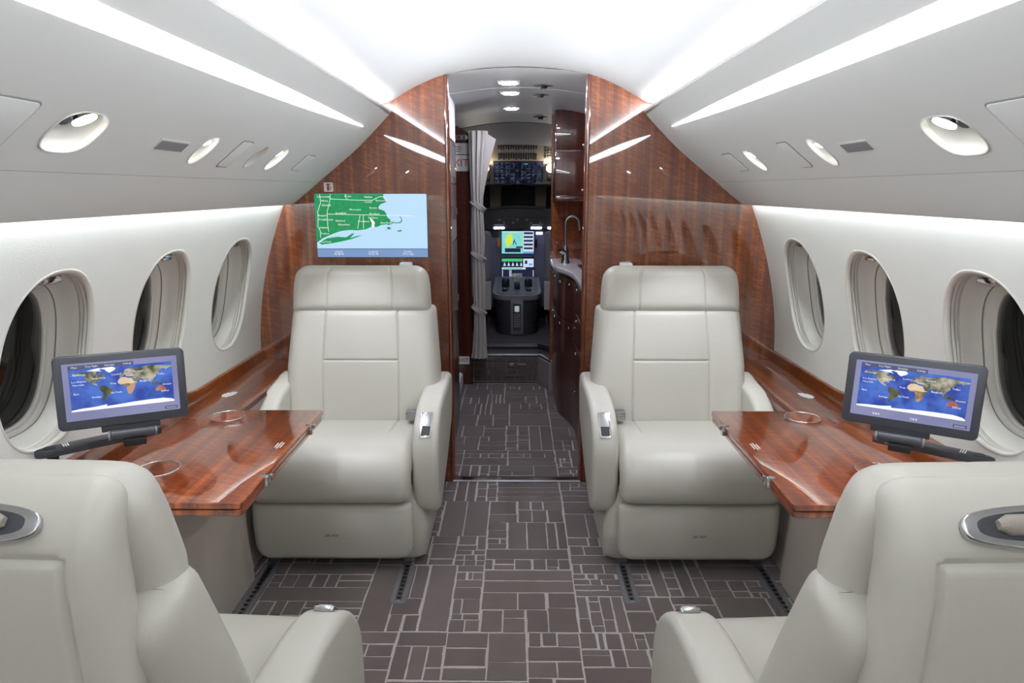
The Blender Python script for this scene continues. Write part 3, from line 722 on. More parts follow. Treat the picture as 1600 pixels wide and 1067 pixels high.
# seat tracks let into the carpet
for i, (x, y0, y1, lab) in enumerate(((-.405, 2.07, 2.32, 'grey slotted seat track in the carpet before the left seat, aisle side'), (.395, 2.07, 2.32, 'grey slotted seat track in the carpet before the right seat, aisle side'),
                                      (-.915, 1.95, 2.32, 'dark seat track near the left table base'), (.905, 1.95, 2.32, 'dark seat track near the right table base'))):
    t = thing('seat_track', lab, 'seat track', (x, (y0 + y1) / 2, 0), group='floor seat tracks')
    b = B(); prism(b, [(x + p[0], p[1]) for p in rrect(-.027, .027, y0, y1, .018)], 'z', -.004, .0015, .001, 1); build('cover', b, M_rail, t)
    b = B(); box(b, x - .010, x + .010, y0 + .012, y1, .0012, .004, .001); build('channel', b, M_brush, t)
    b = B()
    for k in range(int((y1 - y0 - .02) / .025)): cyl(b, (x, y0 + .028 + k * .025, .0035), (0, 0, 1), .0075, .0012, 12)
    build('slots', b, M_black, t)
# ------------------------------------------------------------------ screens
def noise_emis(name, a, b, s, scale=30):
    m, nt, N, L, P = nodes(name); P.inputs['Base Color'].default_value = (.01, .01, .01, 1); P.inputs['Roughness'].default_value = .25
    tc = N.new('ShaderNodeTexCoord'); nz = N.new('ShaderNodeTexNoise'); nz.inputs['Scale'].default_value = scale; nz.inputs['Detail'].default_value = 5
    rp = N.new('ShaderNodeValToRGB'); rp.color_ramp.elements[0].position = .38; rp.color_ramp.elements[1].position = .62
    rp.color_ramp.elements[0].color = lin(a); rp.color_ramp.elements[1].color = lin(b)
    L.new(tc.outputs['Object'], nz.inputs['Vector']); L.new(nz.outputs['Fac'], rp.inputs[0]); L.new(rp.outputs[0], P.inputs['Emission Color']); P.inputs['Emission Strength'].default_value = s
    return m
ES = 1.0
E_sea = emis('map sea', (186, 222, 250), ES); E_land = noise_emis('map land', (0, 142, 74), (10, 152, 92), ES, 60); E_bar = emis('map bar', (118, 150, 196), ES)
E_w = emis('screen white', (250, 252, 255), ES); E_dk = emis('screen dark blue', (44, 70, 112), ES)
TVX, TVZ, TW, TH_ = -.6455, 1.2175, .494, .277
tv = thing('wall_screen', 'bulkhead screen showing a green and pale blue moving map', 'screen', (TVX, YB, TVZ - TH_ / 2))
F = frame((TVX, YB - .004, TVZ), (1, 0, 0), (0, -1, 0))
b = B(); prism(b, rrect(-TW / 2 - .002, TW / 2 + .002, -TH_ / 2 - .002, TH_ / 2 + .002, .006), 'z', -.012, .002, .001, 2); build('frame', b, M_slate, tv, F)
def U(x, y): return ((x - 145) / 1110 - .5) * TW, (.5 - (y - 212) / 635) * TH_
b = B(); disc_poly(b, rrect(-TW / 2, TW / 2, -TH_ / 2, TH_ / 2, .005), .0024); scr = build('screen', b, E_sea, tv, F)
b = B(); x0, y0 = U(147, 765); disc_poly(b, [(-TW / 2, -TH_ / 2), (TW / 2, -TH_ / 2), (TW / 2, y0), (-TW / 2, y0)], .0027, 0)
disc_poly(b, [(-TW / 2, y0), (TW / 2, y0), (TW / 2, y0 + .0025), (-TW / 2, y0 + .0025)], .0029, 1); build('status_bar', b, [E_bar, E_dk], scr, F)
land = [(146, 213), (832, 213), (826, 240), (835, 262), (862, 288), (835, 302), (800, 312), (778, 338), (776, 360), (835, 380), (855, 415), (862, 445), (885, 462), (895, 490), (930, 488), (940, 497), (985, 492), (1000, 470), (985, 440), (978, 428), (1000, 448), (1008, 480), (990, 502), (930, 505), (870, 522), (850, 515), (800, 520), (770, 535), (735, 545), (720, 500), (700, 540), (640, 565), (560, 575), (480, 572), (400, 580), (330, 602), (260, 632), (205, 655), (146, 700)]
isl = [(165, 700), (250, 655), (350, 640), (440, 645), (500, 608), (528, 605), (480, 652), (560, 630), (608, 622), (500, 662), (420, 682), (300, 705), (190, 720)]
b = B()
for poly in (land, isl, [(850, 545), (875, 540), (900, 560), (862, 566)], [(950, 580), (995, 568), (1000, 585), (965, 590)], [(830, 568), (850, 564), (838, 576)]):
    disc_poly(b, [U(*p) for p in poly], .003)
bmesh.ops.triangulate(b, faces=b.faces); build('map_land', b, E_land, scr, F)
b = B()
for path in ([(200, 213), (205, 300), (170, 390), (172, 430), (165, 540), (185, 580), (185, 650)], [(305, 213), (300, 270), (265, 390), (262, 520), (270, 590)], [(300, 262), (470, 270), (640, 276), (720, 275), (790, 240), (832, 240)],
             [(262, 412), (620, 420), (1120, 430)], [(622, 420), (620, 560)], [(460, 213), (450, 240), (475, 270)], [(590, 425), (560, 560)]):
    for p, q in zip(path, path[1:]):
        p, q = Vector(U(*p)), Vector(U(*q)); d = (q - p).normalized(); n = Vector((-d.y, d.x)) * .0009
        disc_poly(b, [p - n, q - n, q + n, p + n], .0033)
disc_poly(b, [U(*p) for p in [(690, 450), (715, 470), (735, 500), (720, 545), (700, 540), (705, 500), (690, 475)]], .0034)
for wd, x, y in (('Schenectady', 235, 240), ('Albany', 245, 280), ('Pittsfield', 262, 325), ('Kingston', 218, 427), ('Poughkeepsie', 252, 467), ('Danbury', 225, 548), ('Yonkers', 232, 608), ('New York', 230, 692), ('Keene', 480, 235), ('Nashua', 680, 243),
                 ('Lowell', 680, 292), ('Gloucester', 805, 278), ('Worcester', 545, 368), ('Boston', 725, 350), ('Springfield', 400, 403), ('Brockton', 735, 410), ('Hartford', 390, 480), ('Waterbury', 425, 518), ('Providence', 625, 485), ('Fall River', 720, 450), ('New Bedford', 862, 500)):
    x_, y_ = U(x, y); text_into(b, wd, .0115, x_, y_, .0036)
for a_, c_, x in (('Latitude', '40.48 N', 360), ('Longitude', '72.32 W', 708), ('Heading', '279.0 deg', 1055)):
    text_into(b, a_, .0105, *U(x, 790), .0036); text_into(b, c_, .0125, *U(x, 815), .0036)
build('map_lettering', b, E_w, scr, F, recalc=False)['kind'] = 'stuff'
# fire extinguisher placard above it, small white tag below it
px_ = thing('fire_placard', 'small white placard with red fire extinguisher symbol above the screen', 'placard', (-.829, YB, 1.366))
F = frame((-.829, YB, 1.385), (1, 0, 0), (0, -1, 0))
b = B(); prism(b, rrect(-.0205, .0205, -.020, .020, .004), 'z', 0, .001); build('plate', b, M_placard, px_, F)
b = B(); prism(b, rrect(-.007, .004, -.016, .008, .002), 'z', .001, .0014); build('bottle_symbol', b, M_red, px_, F)
b = B(); box(b, -.010, .010, .010, .014, .001, .0014); box(b, -.004, .001, .007, .011, .001, .0014); box(b, .008, .011, -.014, .004, .001, .0014); build('valve_symbol', b, M_ink, px_, F)

# ------------------------------------------------------------------ tablet monitors with world map
WORLD = {
 'namerica': [(-165, 65), (-156, 71), (-130, 70), (-110, 68), (-95, 72), (-82, 68), (-92, 60), (-85, 55), (-79, 52), (-78, 60), (-66, 58), (-58, 52), (-66, 46), (-72, 41), (-80, 32), (-81, 26), (-84, 30), (-95, 29), (-97, 22), (-90, 21), (-88, 16), (-83, 10), (-79, 8), (-92, 14), (-105, 20), (-112, 28), (-118, 34), (-124, 42), (-125, 49), (-135, 58), (-150, 60), (-160, 56)],
 'greenland': [(-72, 78), (-60, 82), (-30, 83), (-20, 76), (-24, 69), (-42, 60), (-52, 66), (-58, 75)],
 'arctic': [(-120, 74), (-100, 78), (-80, 82), (-66, 80), (-78, 74), (-66, 67), (-80, 70), (-100, 72)],
 'samerica': [(-78, 8), (-72, 12), (-62, 10), (-50, 1), (-35, -6), (-39, -15), (-42, -23), (-50, -29), (-58, -38), (-65, -43), (-68, -52), (-74, -50), (-73, -38), (-70, -20), (-80, -6), (-80, 2)],
 'eurasia': [(-9, 38), (-9, 44), (-1, 46), (-4, 49), (4, 52), (9, 57), (18, 55), (22, 60), (12, 58), (6, 60), (14, 68), (26, 71), (42, 67), (60, 70), (75, 73), (105, 77), (130, 73), (160, 70), (180, 68), (178, 63), (163, 58), (156, 52), (155, 60), (140, 58), (135, 50), (128, 40), (122, 39), (121, 30), (110, 20), (106, 10), (100, 14), (104, 1), (98, 8), (95, 17), (88, 22), (80, 14), (77, 8), (72, 20), (66, 25), (56, 26), (59, 22), (45, 12), (40, 20), (35, 30), (36, 36), (27, 37), (22, 37), (14, 42), (17, 40), (12, 44), (4, 43), (-1, 37)],
 'sahara': [(-17, 15), (-16, 24), (-9, 33), (-5, 36), (10, 37), (20, 32), (33, 31), (40, 15), (51, 12), (35, 8), (10, 10), (-8, 8)],
 'africa': [(-16, 14), (-8, 8), (10, 10), (35, 8), (51, 12), (42, -2), (40, -15), (33, -26), (27, -34), (18, -34), (12, -18), (13, -6), (8, 4), (-8, 4)],
 'australia': [(114, -22), (122, -18), (131, -12), (136, -12), (137, -17), (142, -11), (146, -19), (153, -27), (150, -37), (140, -38), (131, -32), (116, -35)],
 'islands': [(96, 5), (105, -6), (115, -8), (119, 1), (125, -2), (135, -3), (148, -8), (140, -2), (128, 1), (118, 6), (110, 2)],
 'japan': [(131, 33), (140, 36), (142, 45), (145, 43), (141, 35), (135, 33)],
 'britain': [(-5, 50), (1, 52), (-3, 58), (-6, 56)],
 'ice': [(-180, -78), (-150, -74), (-100, -72), (-70, -68), (-60, -66), (-62, -74), (-20, -72), (30, -68), (90, -66), (140, -66), (170, -72), (180, -78), (180, -84), (-180, -84)]}
E_ocean = noise_emis('ocean blue', (30, 62, 160), (70, 112, 205), ES, 22)
E_tan = noise_emis('north lands', (70, 78, 50), (190, 182, 160), ES, 45); E_gr = noise_emis('forest land', (56, 66, 40), (96, 96, 66), ES, 45)
E_sah = noise_emis('desert land', (222, 196, 160), (236, 214, 186), ES, 45); E_afr = noise_emis('savanna land', (96, 88, 56), (196, 150, 120), ES, 45)
E_aus = noise_emis('red land', (166, 92, 70), (196, 130, 104), ES, 45); E_bez = noise_emis('menu grey', (126, 128, 168), (138, 140, 180), ES, 5); E_tab = emis('menu tab', (70, 74, 104), ES)
def tablet(side, nm):
    base = (side * 1.035, 1.64, LEDGE)
    t = thing('tablet_monitor', f'slate tablet monitor with world map on a swing arm by the {nm} windows', 'monitor', base, group='swing arm tablet monitors')
    # screen panel corners measured on the photograph
    if side < 0: pL, pR = Vector((-1.068, 1.50, .820)), Vector((-.832, 1.645, .812))
    else: pL, pR = Vector((.818, 1.645, .806)), Vector((1.066, 1.50, .803))
    W = (pR - pL).length; H_ = .176; xd = (pR - pL).normalized()
    nrm = xd.cross(Vector((0, 0, 1))).normalized(); nrm = (nrm + Vector((0, 0, .10))).normalized()
    F = frame(pL, xd, nrm)
    b = B(); prism(b, rrect(0, W, 0, H_, .013), 'z', -.016, 0, .003, 3); fr_ = build('housing', b, M_slate, t, F, smooth=35)
    b = B(); disc_poly(b, rrect(.018, W - .018, .022, H_ - .018, .002), .0006); sc_ = build('screen', b, E_bez, t, F)
    mx0, mx1, my0, my1 = .030, W - .030, .044, H_ - .032
    def g(lo, la): return mx0 + (lo + 180) / 360 * (mx1 - mx0), my0 + (la + 84) / 168 * (my1 - my0)
    b = B(); disc_poly(b, [(mx0, my0), (mx1, my0), (mx1, my1), (mx0, my1)], .0009); build('map_ocean', b, E_ocean, sc_, F)
    b = B(); ix = {'namerica': 0, 'eurasia': 0, 'britain': 0, 'japan': 0, 'samerica': 1, 'islands': 1, 'sahara': 2, 'africa': 3, 'australia': 4, 'greenland': 5, 'arctic': 5, 'ice': 5}
    for k, p in WORLD.items(): disc_poly(b, [g(*q) for q in p], .0012, ix[k])
    bmesh.ops.triangulate(b, faces=b.faces); build('map_land', b, [E_tan, E_gr, E_sah, E_afr, E_aus, E_w], sc_, F)
    b = B(); disc_poly(b, [(mx0, my1), (mx0 + .62 * (mx1 - mx0), my1), (mx0 + .62 * (mx1 - mx0), my1 + .009), (mx0, my1 + .009)], .0010); build('menu_bar', b, E_tab, sc_, F)
    b = B(); disc_poly(b, [(W - .052, .026), (W - .024, .026), (W - .024, .033), (W - .052, .033)], .0010); build('menu_button', b, E_tab, sc_, F)
    b = B()
    for wd, lo, la, al in (('Los Angeles', -122, 34, 'RIGHT'), ('Honolulu', -150, 21, 'CENTER'), ('New York', -80, 41, 'CENTER'), ('Anchorage', -145, 61, 'CENTER'), ('Apia', -160, -14, 'CENTER'), ('Santiago', -75, -33, 'RIGHT'), ('Sao Paulo', -44, -22, 'LEFT'), ('London', -4, 51, 'RIGHT'), ('Moscow', 40, 56, 'LEFT'),
                           ('Rome', 14, 42, 'LEFT'), ('Praia', -22, 15, 'RIGHT'), ('Bangkok', 96, 14, 'RIGHT'), ('Tokyo', 140, 36, 'CENTER'), ('Honiara', 158, -9, 'CENTER'), ('Sydney', 148, -36, 'CENTER')):
        text_into(b, wd, .0062, *g(lo, la), .0015, al)
    text_into(b, 'Click anywhere on the map to zoom in', .0068, (mx0 + mx1) / 2 + .012, my0 + .004, .0015)
    for wd, x in (('Maps', .06), ('Your Flight', .22), ('Autoplay', .39), ('Settings', .56)): text_into(b, wd, .0058, mx0 + x * (mx1 - mx0), my1 + .0045, .0015)
    text_into(b, 'Interactive', .005, W - .038, .0295, .0015)
    if side > 0: text_into(b, '8.8.8', .008, .075, .030, .0015); text_into(b, '0.8.8', .008, .155, .030, .0015)
    build('map_lettering', b, E_w, sc_, F, recalc=False)['kind'] = 'stuff'
    # hinge, knuckle
    mid = (pL + pR) / 2 + xd * (.012 if side < 0 else -.012)
    Fh = frame(mid, xd, Vector((nrm.x, nrm.y, 0)))
    b = B(); box(b, -.065, .062, -.016, .004, -.016, -.004, .002); build('mount_plate', b, M_slate, t, Fh, smooth=30)
    b = B(); tube(b, [Fh @ Vector((x, -.026, -.008)) for x in (-.05, -.046, .046, .05)], [.010, .015, .015, .010], 16); build('hinge', b, M_slate, t, smooth=40)
    for s_ in (-1, 1):
        b = B(); cyl(b, Fh @ Vector((s_ * .050 - .003, -.026, -.008)), xd, .0125, .006, 18); build('hinge_cap', b, M_grey, t, smooth=40)
    b = B(); box(b, -.022, .028, -.056, -.036, -.022, .008, .003); build('knuckle', b, M_black, t, Fh, smooth=30)
    # flat arm lying over the ledge
    if side < 0: a0, a1 = Vector((-.955, 1.725, 0)), Vector((-1.160, 1.535, 0))
    else: a0, a1 = Vector((.940, 1.705, 0)), Vector((1.140, 1.535, 0))
    zt = mid.z - .056
    d = (a1 - a0); Ld = d.length; d.normalize(); q = Vector((-d.y, d.x, 0)); MA = Matrix(((d.x, q.x, 0, a0.x), (d.y, q.y, 0, a0.y), (0, 0, 1, zt), (0, 0, 0, 1)))
    o_ = [(0, -.016), (.01, -.019), (Ld - .07, -.020), (Ld - .03, -.018), (Ld - .008, -.010), (Ld, 0), (Ld - .008, .010), (Ld - .03, .018), (Ld - .07, .020), (.01, .019), (0, .016)]
    b = B(); prism(b, o_, 'z', -.020, 0, .003, 2); am = build('swing_arm', b, M_slate, t, MA, smooth=35)
    b = B(); cyl(b, (Ld - .032, 0, -.001), (0, 0, 1), .013, .002, 24); build('thumb_pad', b, M_black, am, MA)
    b = B()
    for k in range(3): box(b, Ld - .072 + k * .005, Ld - .069 + k * .005, -.012 + (k == 1) * .002, .012 + (k == 1) * .002, 0, .0006)
    build('print_bars', b, M_white, am, MA)
    b = B(); sy = .0195 if side < 0 else -.0195
    for k, h_ in enumerate((.0032, .0024, .0022, .0022, .0020, .0020)): box(b, .030 + k * .0056, .0345 + k * .0056, sy - .0012, sy + .0012, -.0105 - h_, -.0105 + h_)
    build('maker_print', b, M_white, am, MA)['kind'] = 'stuff'
    # post into the ledge
    b = B(); cyl(b, (a1.x - d.x * .036, a1.y - d.y * .036, LEDGE), (0, 0, 1), .013, zt - .02 - LEDGE, 20); cyl(b, (a1.x - d.x * .036, a1.y - d.y * .036, LEDGE), (0, 0, 1), .019, .008, 20); build('post', b, M_black, t, smooth=40)
tablet(-1, 'left'); tablet(1, 'right')

# ------------------------------------------------------------------ vestibule shell
b = B(); vs = []
for y in (YB - .004, 3.3, 3.9, 4.6, 5.0): vs.append([Vector((x, y, (1.879 if y < 3.1 else 1.868) - .28 * x * x - (.0 if y < 4.6 else .03 * (y - 4.6) / .4))) for x in np.linspace(-.8, .8, 17)])
loft(b, vs, closed=False); vest = tag(build('ceiling_vestibule', b, M_psu, smooth=60), 'grey shaded ceiling of the galley vestibule', kind='structure')
for y in (3.56, 4.62):
    b = B(); tube(b, [(x, y, 1.867 - .28 * x * x - (.0015 if y > 4.6 else 0)) for x in np.linspace(-.6, .6, 21)], .0016, 6); build('joint', b, M_liner, vest)
for k, (x, y) in enumerate(((-.040, 3.39), (-.037, 3.74), (-.036, 4.42))):
    z = 1.866
    t = thing('downlight', ('square white ceiling downlight nearest the bulkhead', 'middle square white ceiling downlight in the vestibule', 'square white ceiling downlight nearest the cockpit')[k], 'light', (x, y, z - .006), group='vestibule downlights')
    b = B(); prism(b, rrect(x - .052, x + .052, y - .056, y + .056, .006), 'z', z - .004, z); build('frame', b, M_psu, t)
    b = B(); prism(b, rrect(x - .032, x + .032, y - .036, y + .036, .006), 'z', z - .0065, z - .003); build('lens', b, M_down, t)
for k, (u, y) in enumerate(((.125, 3.46), (.120, 3.78), (.155, 4.75))):
    z = 1.866 - .28 * u * u - (.012 if k == 2 else 0)
    t = thing('ceiling_nozzle', ('black round air nozzle in the vestibule ceiling near the bulkhead', 'silver centred air nozzle in the middle of the vestibule ceiling', 'dark round speaker in the ceiling near the cockpit')[k], 'air nozzle', (u, y, z - .012), group='ceiling nozzles')
    b = B(); prism(b, sellipse(.048, .020, 1.6, 32, u, y), 'z', z - .004, z + .002, .001, 1); build('plate', b, M_dgrey, t)
    b = B(); cyl(b, (u, y, z - .016), (0, 0, 1), .016, .014, 20, .022); build('nozzle', b, M_black if k != 1 else M_chrome, t, smooth=40)
b = B(); box(b, -.82, -.78, YB + .045, 6.8, 0, 1.9); tag(build('wall_vestibule_left', b, M_dgrey), 'dark outer wall of the vestibule on the left', kind='structure')
b = B(); box(b, .78, .82, YB + .045, 6.8, 0, 1.9); tag(build('wall_vestibule_right', b, M_dgrey), 'dark outer wall of the vestibule on the right', kind='structure')

# left: glossy closet
t = thing('closet', 'glossy dark mahogany closet just inside the doorway on the left', 'closet', (-.53, 3.55, 0))
cl = [(-.78, YB + .048), (-.335, YB + .048), (-.352, 3.98), (-.78, 3.98)]
b = B(); prism(b, cl, 'z', 0, 1.845); build('body', b, M_woodd, t)
dx = lambda y, o: -.335 - (y - YB - .048) * (.017 / .862) + o
for z0, z1, m_ in ((.04, .42, M_woodd), (.43, 1.10, M_woodd), (1.11, 1.40, M_woodd), (1.41, 1.62, M_woodd), (1.63, 1.84, M_psu)):
    b = B(); prism(b, [(dx(3.15, .0), 3.15), (dx(3.15, .006), 3.152), (dx(3.96, .006), 3.958), (dx(3.96, 0), 3.96)], 'z', z0, z1, .001, 1); dr = build('door', b, m_, t)
    if z0 < 1.5:
        b = B(); box(b, dx(3.9, .004), dx(3.9, .012), 3.88, 3.925, (z0 + z1) / 2 - .02, (z0 + z1) / 2 + .02, .002); build('latch', b, M_chrome, dr)
b = B(); prism(b, [(dx(3.2, .006), 3.3), (dx(3.2, .009), 3.3), (dx(3.9, .009), 3.93), (dx(3.9, .006), 3.93)], 'z', 1.44, 1.60); build('mirror_strip', b, M_chrome, t)
# partition forward of it with the exit placards
b = B(); prism(b, [(-.80, 0), (-.318, 0), (-.318, 1.74), (-.40, 1.79), (-.80, 1.80)], 'y', 4.76, 4.80); tag(build('wall_partition', b, M_woodd), 'dark mahogany partition with exit placards left of the curtain', kind='structure')
def placard(name, lab, x0, x1, z0, z1, y, lines, mt=M_placard, r=.006):
    t = thing(name, lab, 'sign', ((x0 + x1) / 2, y, z0)); F = frame(((x0 + x1) / 2, y, (z0 + z1) / 2), (1, 0, 0), (0, -1, 0)); w2, h2 = (x1 - x0) / 2, (z1 - z0) / 2
    b = B(); prism(b, rrect(-w2, w2, -h2, h2, r), 'z', 0, .003, .0008, 1); build('plate', b, mt, t, F)
    for s_, sz, dx_, dz_, m_ in lines: text('lettering', s_, sz, m_, t, F @ Matrix.Translation((dx_, dz_, .0032)))
placard('exit_sign', 'white placard reading EXIT in red, high on the dark partition', -.478, -.328, 1.497, 1.602, 4.758, [('EXIT', .068, 0.006, 0, M_red)])
placard('notice', 'white notice with small print above the upper exit placard', -.478, -.328, 1.607, 1.680, 4.758, [])
placard('exit_sign', 'small white placard reading EXIT in red, low on the dark partition', -.426, -.340, .150, .208, 4.758, [('EXIT', .034, 0.002, 0, M_red)])
b = B()
for k, w_ in enumerate((.050, .056, .038)): box(b, -.400 - w_ / 2, -.400 + w_ / 2, 4.7535, 4.7555, 1.652 - k * .014, 1.656 - k * .014)
nt_ = next(o for o in bpy.data.objects if o.name == 'notice'); build('print_lines', b, M_ink, nt_)['kind'] = 'stuff'
t = thing('switch_plate', 'oval silver switch plate with round buttons near the partition top', 'switch', (-.40, 4.758, 1.69)); F = frame((-.405, 4.758, 1.716), (1, 0, 0), (0, -1, 0))
b = B(); prism(b, rrect(-.076, .076, -.017, .017, .016), 'z', 0, .006, .002, 2); build('plate', b, M_brush, t, F, smooth=35)
for k in range(4):
    b = B(); cyl(b, (-.05 + k * .033, 0, .005), (0, 0, 1), .010, .005, 16); build('button', b, M_slate, t, F, smooth=35)
b = B(); prism(b, catmull([(4.36, .0), (4.345, .04), (4.40, .085), (4.52, .105), (4.68, .105), (4.74, .08), (4.74, 0)], 3), 'x', -.50, -.385, .02, 3)
tag(build('door_sill_cushion', b, M_placard, smooth=40), 'rounded white padded sill at the foot of the dark partition', 'cushion')
# ------------------------------------------------------------------ curtain
t = thing('curtain', 'pale pleated curtain gathered and tied beside the cockpit entry', 'curtain', (-.255, 4.70, .20))
b = B(); rings = []
prof = [(1.752, .062, -.255), (1.70, .060, -.256), (1.60, .054, -.262), (1.40, .042, -.268), (1.25, .036, -.268), (1.05, .043, -.264), (.93, .037, -.262), (.75, .043, -.260), (.55, .037, -.258), (.40, .042, -.258), (.26, .050, -.262), (.215, .056, -.264)]
zs = np.linspace(1.752, .215, 40); hwc = [p[1] for p in prof][::-1]; xcc = [p[2] for p in prof][::-1]; zc = [p[0] for p in prof][::-1]
NP = 160
for z in zs:
    hw_ = float(np.interp(z, zc, hwc)); x_ = float(np.interp(z, zc, xcc)); r = []
    for k in range(NP):
        a = 2 * PI * k / NP; pl_ = 1 + .13 * math.sin(11 * a + .6 * math.sin(z * 4)) + .05 * math.sin(23 * a + z)
        r.append(Vector((x_ + hw_ * math.cos(a) * (pl_ if abs(math.sin(a)) > .3 else 1), 4.70 + .045 * math.sin(a) * pl_, z)))
    rings.append(r)
loft(b, rings, True, True, True); build('pleats', b, M_curtain, t, smooth=60)
b = B(); prism(b, [(-.215, 1.745), (-.140, 1.700), (-.180, 1.56), (-.215, 1.40), (-.232, 1.30), (-.235, 1.60)], 'y', 4.690, 4.700, .002, 1); build('free_edge', b, M_curtain, t)
for z in (1.27, .93, .555):
    Mz = Matrix.Translation((-.264, 4.70, z)) @ Matrix.Rotation(math.radians(38), 4, 'Y')
    b = B(); rg = [[Vector((r_ * .060 * math.cos(a), r_ * .052 * math.sin(a), h)) for a in np.linspace(0, 2 * PI, 28, endpoint=False)] for r_, h in ((.92, -.018), (1, -.016), (1, .016), (.92, .018))]
    loft(b, rg, True, True, True); build('tie_band', b, M_curtain, t, Mz, smooth=40)
# ------------------------------------------------------------------ galley on the right
GX = catmull([(.335, 3.13), (.338, 3.5), (.334, 3.80), (.300, 3.98), (.258, 4.14), (.25, 4.40), (.25, 4.62)], 6)
t = thing('galley_cabinet', 'glossy dark mahogany galley base cabinet with curved front', 'cabinet', (.5, 3.9, 0))
b = B(); prism(b, GX + [(.77, 4.62), (.77, 3.13)], 'z', .0, .888); build('body', b, M_woodd, t, smooth=30)
def front(i0, i1, z0, z1, handle):
    seg = GX[i0:i1 + 1]; b = B(); prism(b, [(x - .001, y) for x, y in seg] + [(x - .007, y) for x, y in seg[::-1]], 'z', z0, z1, .0015, 1); d_ = build('drawer', b, M_woodd, t, smooth=30)
    x, y = seg[len(seg) // 2]; b = B(); box(b, x - .016, x - .006, y - .030, y + .030, handle - .008, handle + .008, .003); build('pull', b, M_chrome, d_, smooth=30)
n = len(GX) - 1
for i0, i1 in ((1, 7), (7, 13), (13, 19), (19, 25), (25, 30), (30, 36)):
    zz = (.06, .30, .52, .70, .875) if i0 < 13 else (.06, .62, .875)
    for z0, z1 in zip(zz, zz[1:]): front(i0, min(i1, n), z0 + .004, z1 - .004, (z1 - .035) if z1 < .9 else z1)
CT = [(x - .026, y) for x, y in GX]
b = B(); prism(b, CT + [(.77, 4.62), (.77, 3.13)], 'z', .89, .922, .006, 3); tag(build('worktop', b, M_counter, smooth=35), 'pale stone galley worktop with a curved edge', 'worktop')
t = thing('sink_basin', 'shallow metal sink rim set in the galley worktop', 'sink', (.50, 4.05, .922))
b = B(); rg = [[Vector((.50 + a_ * k, 4.05 + b_ * k, z)) for a_, b_ in rrect(-.13, .13, -.17, .17, .03)] for k, z in ((1, .922), (1, .926), (.93, .927), (.90, .923))]; loft(b, rg); build('rim', b, M_brush, t, smooth=40)
b = B(); rg = [[Vector((.50 + a_ * k, 4.05 + b_ * k, z)) for a_, b_ in rrect(-.13, .13, -.17, .17, .03)] for k, z in ((.91, .9235), (.5, .9228))]; loft(b, rg, cap1=True); build('basin', b, M_chrome, t, smooth=40)
t = thing('faucet', 'tall brushed gooseneck faucet over the galley sink', 'faucet', (.305, 4.33, .922))
fx, fy = .305, 4.33
b = B(); loft(b, [[Vector((fx + r_ * math.cos(a), fy + r_ * math.sin(a), .922 + z)) for a in np.linspace(0, 2 * PI, 20, endpoint=False)] for r_, z in ((.030, 0), (.026, .012), (.021, .03), (.022, .06), (.017, .085), (.010, .11))], True, True, True); build('body', b, M_brush, t, smooth=50)
path = [(fx, fy, 1.02), (fx, fy, 1.14)] + [(fx + .042 - .042 * math.cos(a), fy - .0, 1.165 + .048 * math.sin(a)) for a in np.linspace(.1, PI * .95, 12)] + [(fx + .088, fy, 1.125)]
b = B(); tube(b, catmull(path, 4), .0085, 12); build('spout', b, M_brush, t, smooth=60)
b = B(); tube(b, [(fx - .004, fy - .02, .985), (fx - .028, fy - .045, 1.005), (fx - .038, fy - .055, 1.008)], [.013, .017, .012], 12); build('lever', b, M_chrome, t, smooth=60)
b = B(); box(b, .225, .78, 4.625, 4.665, 0, 1.87); tag(build('wall_galley', b, M_woodb), 'glossy mahogany splash panel behind the galley faucet', kind='structure')
t = thing('upper_cabinet', 'dark mahogany cabinet hung above the galley faucet', 'cabinet', (.44, 4.45, 1.30))
b = B(); box(b, .228, .77, 4.32, 4.622, 1.305, 1.845, .006); build('body', b, M_woodd, t, smooth=30)
for z0, z1 in ((1.345, 1.60), (1.612, 1.84)):
    b = B(); box(b, .236, .60, 4.309, 4.3195, z0, z1, .003); dd = build('door', b, M_woodd, t, smooth=30)
    b = B(); box(b, .395, .43, 4.298, 4.309, z0 + .02, z0 + .035, .003); build('catch', b, M_chrome, dd, smooth=30)
b = B(); box(b, .236, .60, 4.300, 4.319, 1.305, 1.338, .008); build('light_rail', b, M_woodd, t, smooth=30)
b = B(); box(b, .40, .50, 4.296, 4.302, 1.62, 1.626, .001); build('handle', b, M_chrome, t)
#@@PART4
# ------------------------------------------------------------------ step and cockpit
b = B(); prism(b, [(-.80, 4.81), (.155, 4.81), (.235, 4.62), (.80, 4.62), (.80, 7.0), (-.80, 7.0)], 'z', -.02, .205); stp = tag(build('floor_step', b, M_dgrey), 'raised step up to the cockpit floor', kind='structure')
def carpet_riser(parent):
    random.seed(3); b = B(); x = -.312
    lay = None
    for row, (z0, z1) in enumerate(((.012, .055), (.06, .10), (.105, .15), (.155, .185))):
        x = -.312
        while x < .15:
            w_ = random.uniform(.03, .13); x1 = min(x + w_, .152)
            box(b, x + .002, x1 - .002, 4.7985, 4.8035, z0 + .002, z1); x = x1
    o = build('riser_blocks', b, mat('riser pile', (92, 82, 80), .95, bump=.4, bscale=900), parent); o['kind'] = 'stuff'; return o
b = B(); prism(b, [(-.318, 4.810), (.153, 4.810), (.233, 4.622), (.26, 4.618), (.26, 4.6), (.226, 4.6), (.150, 4.803), (-.318, 4.803)], 'z', .004, .195); o = build('riser', b, mat('riser ground', (140, 130, 128), .95), stp); o.parent = stp
o.data.transform(Matrix.Translation(root_loc(stp) - root_loc(stp)))
carpet_riser(stp)
b = B(); prism(b, [(-.318, 4.795), (.158, 4.795), (.236, 4.60), (.26, 4.60), (.26, 4.66), (.20, 4.83), (-.318, 4.83)], 'z', .195, .215, .004, 2); build('nosing', b, M_brush, stp, smooth=30)
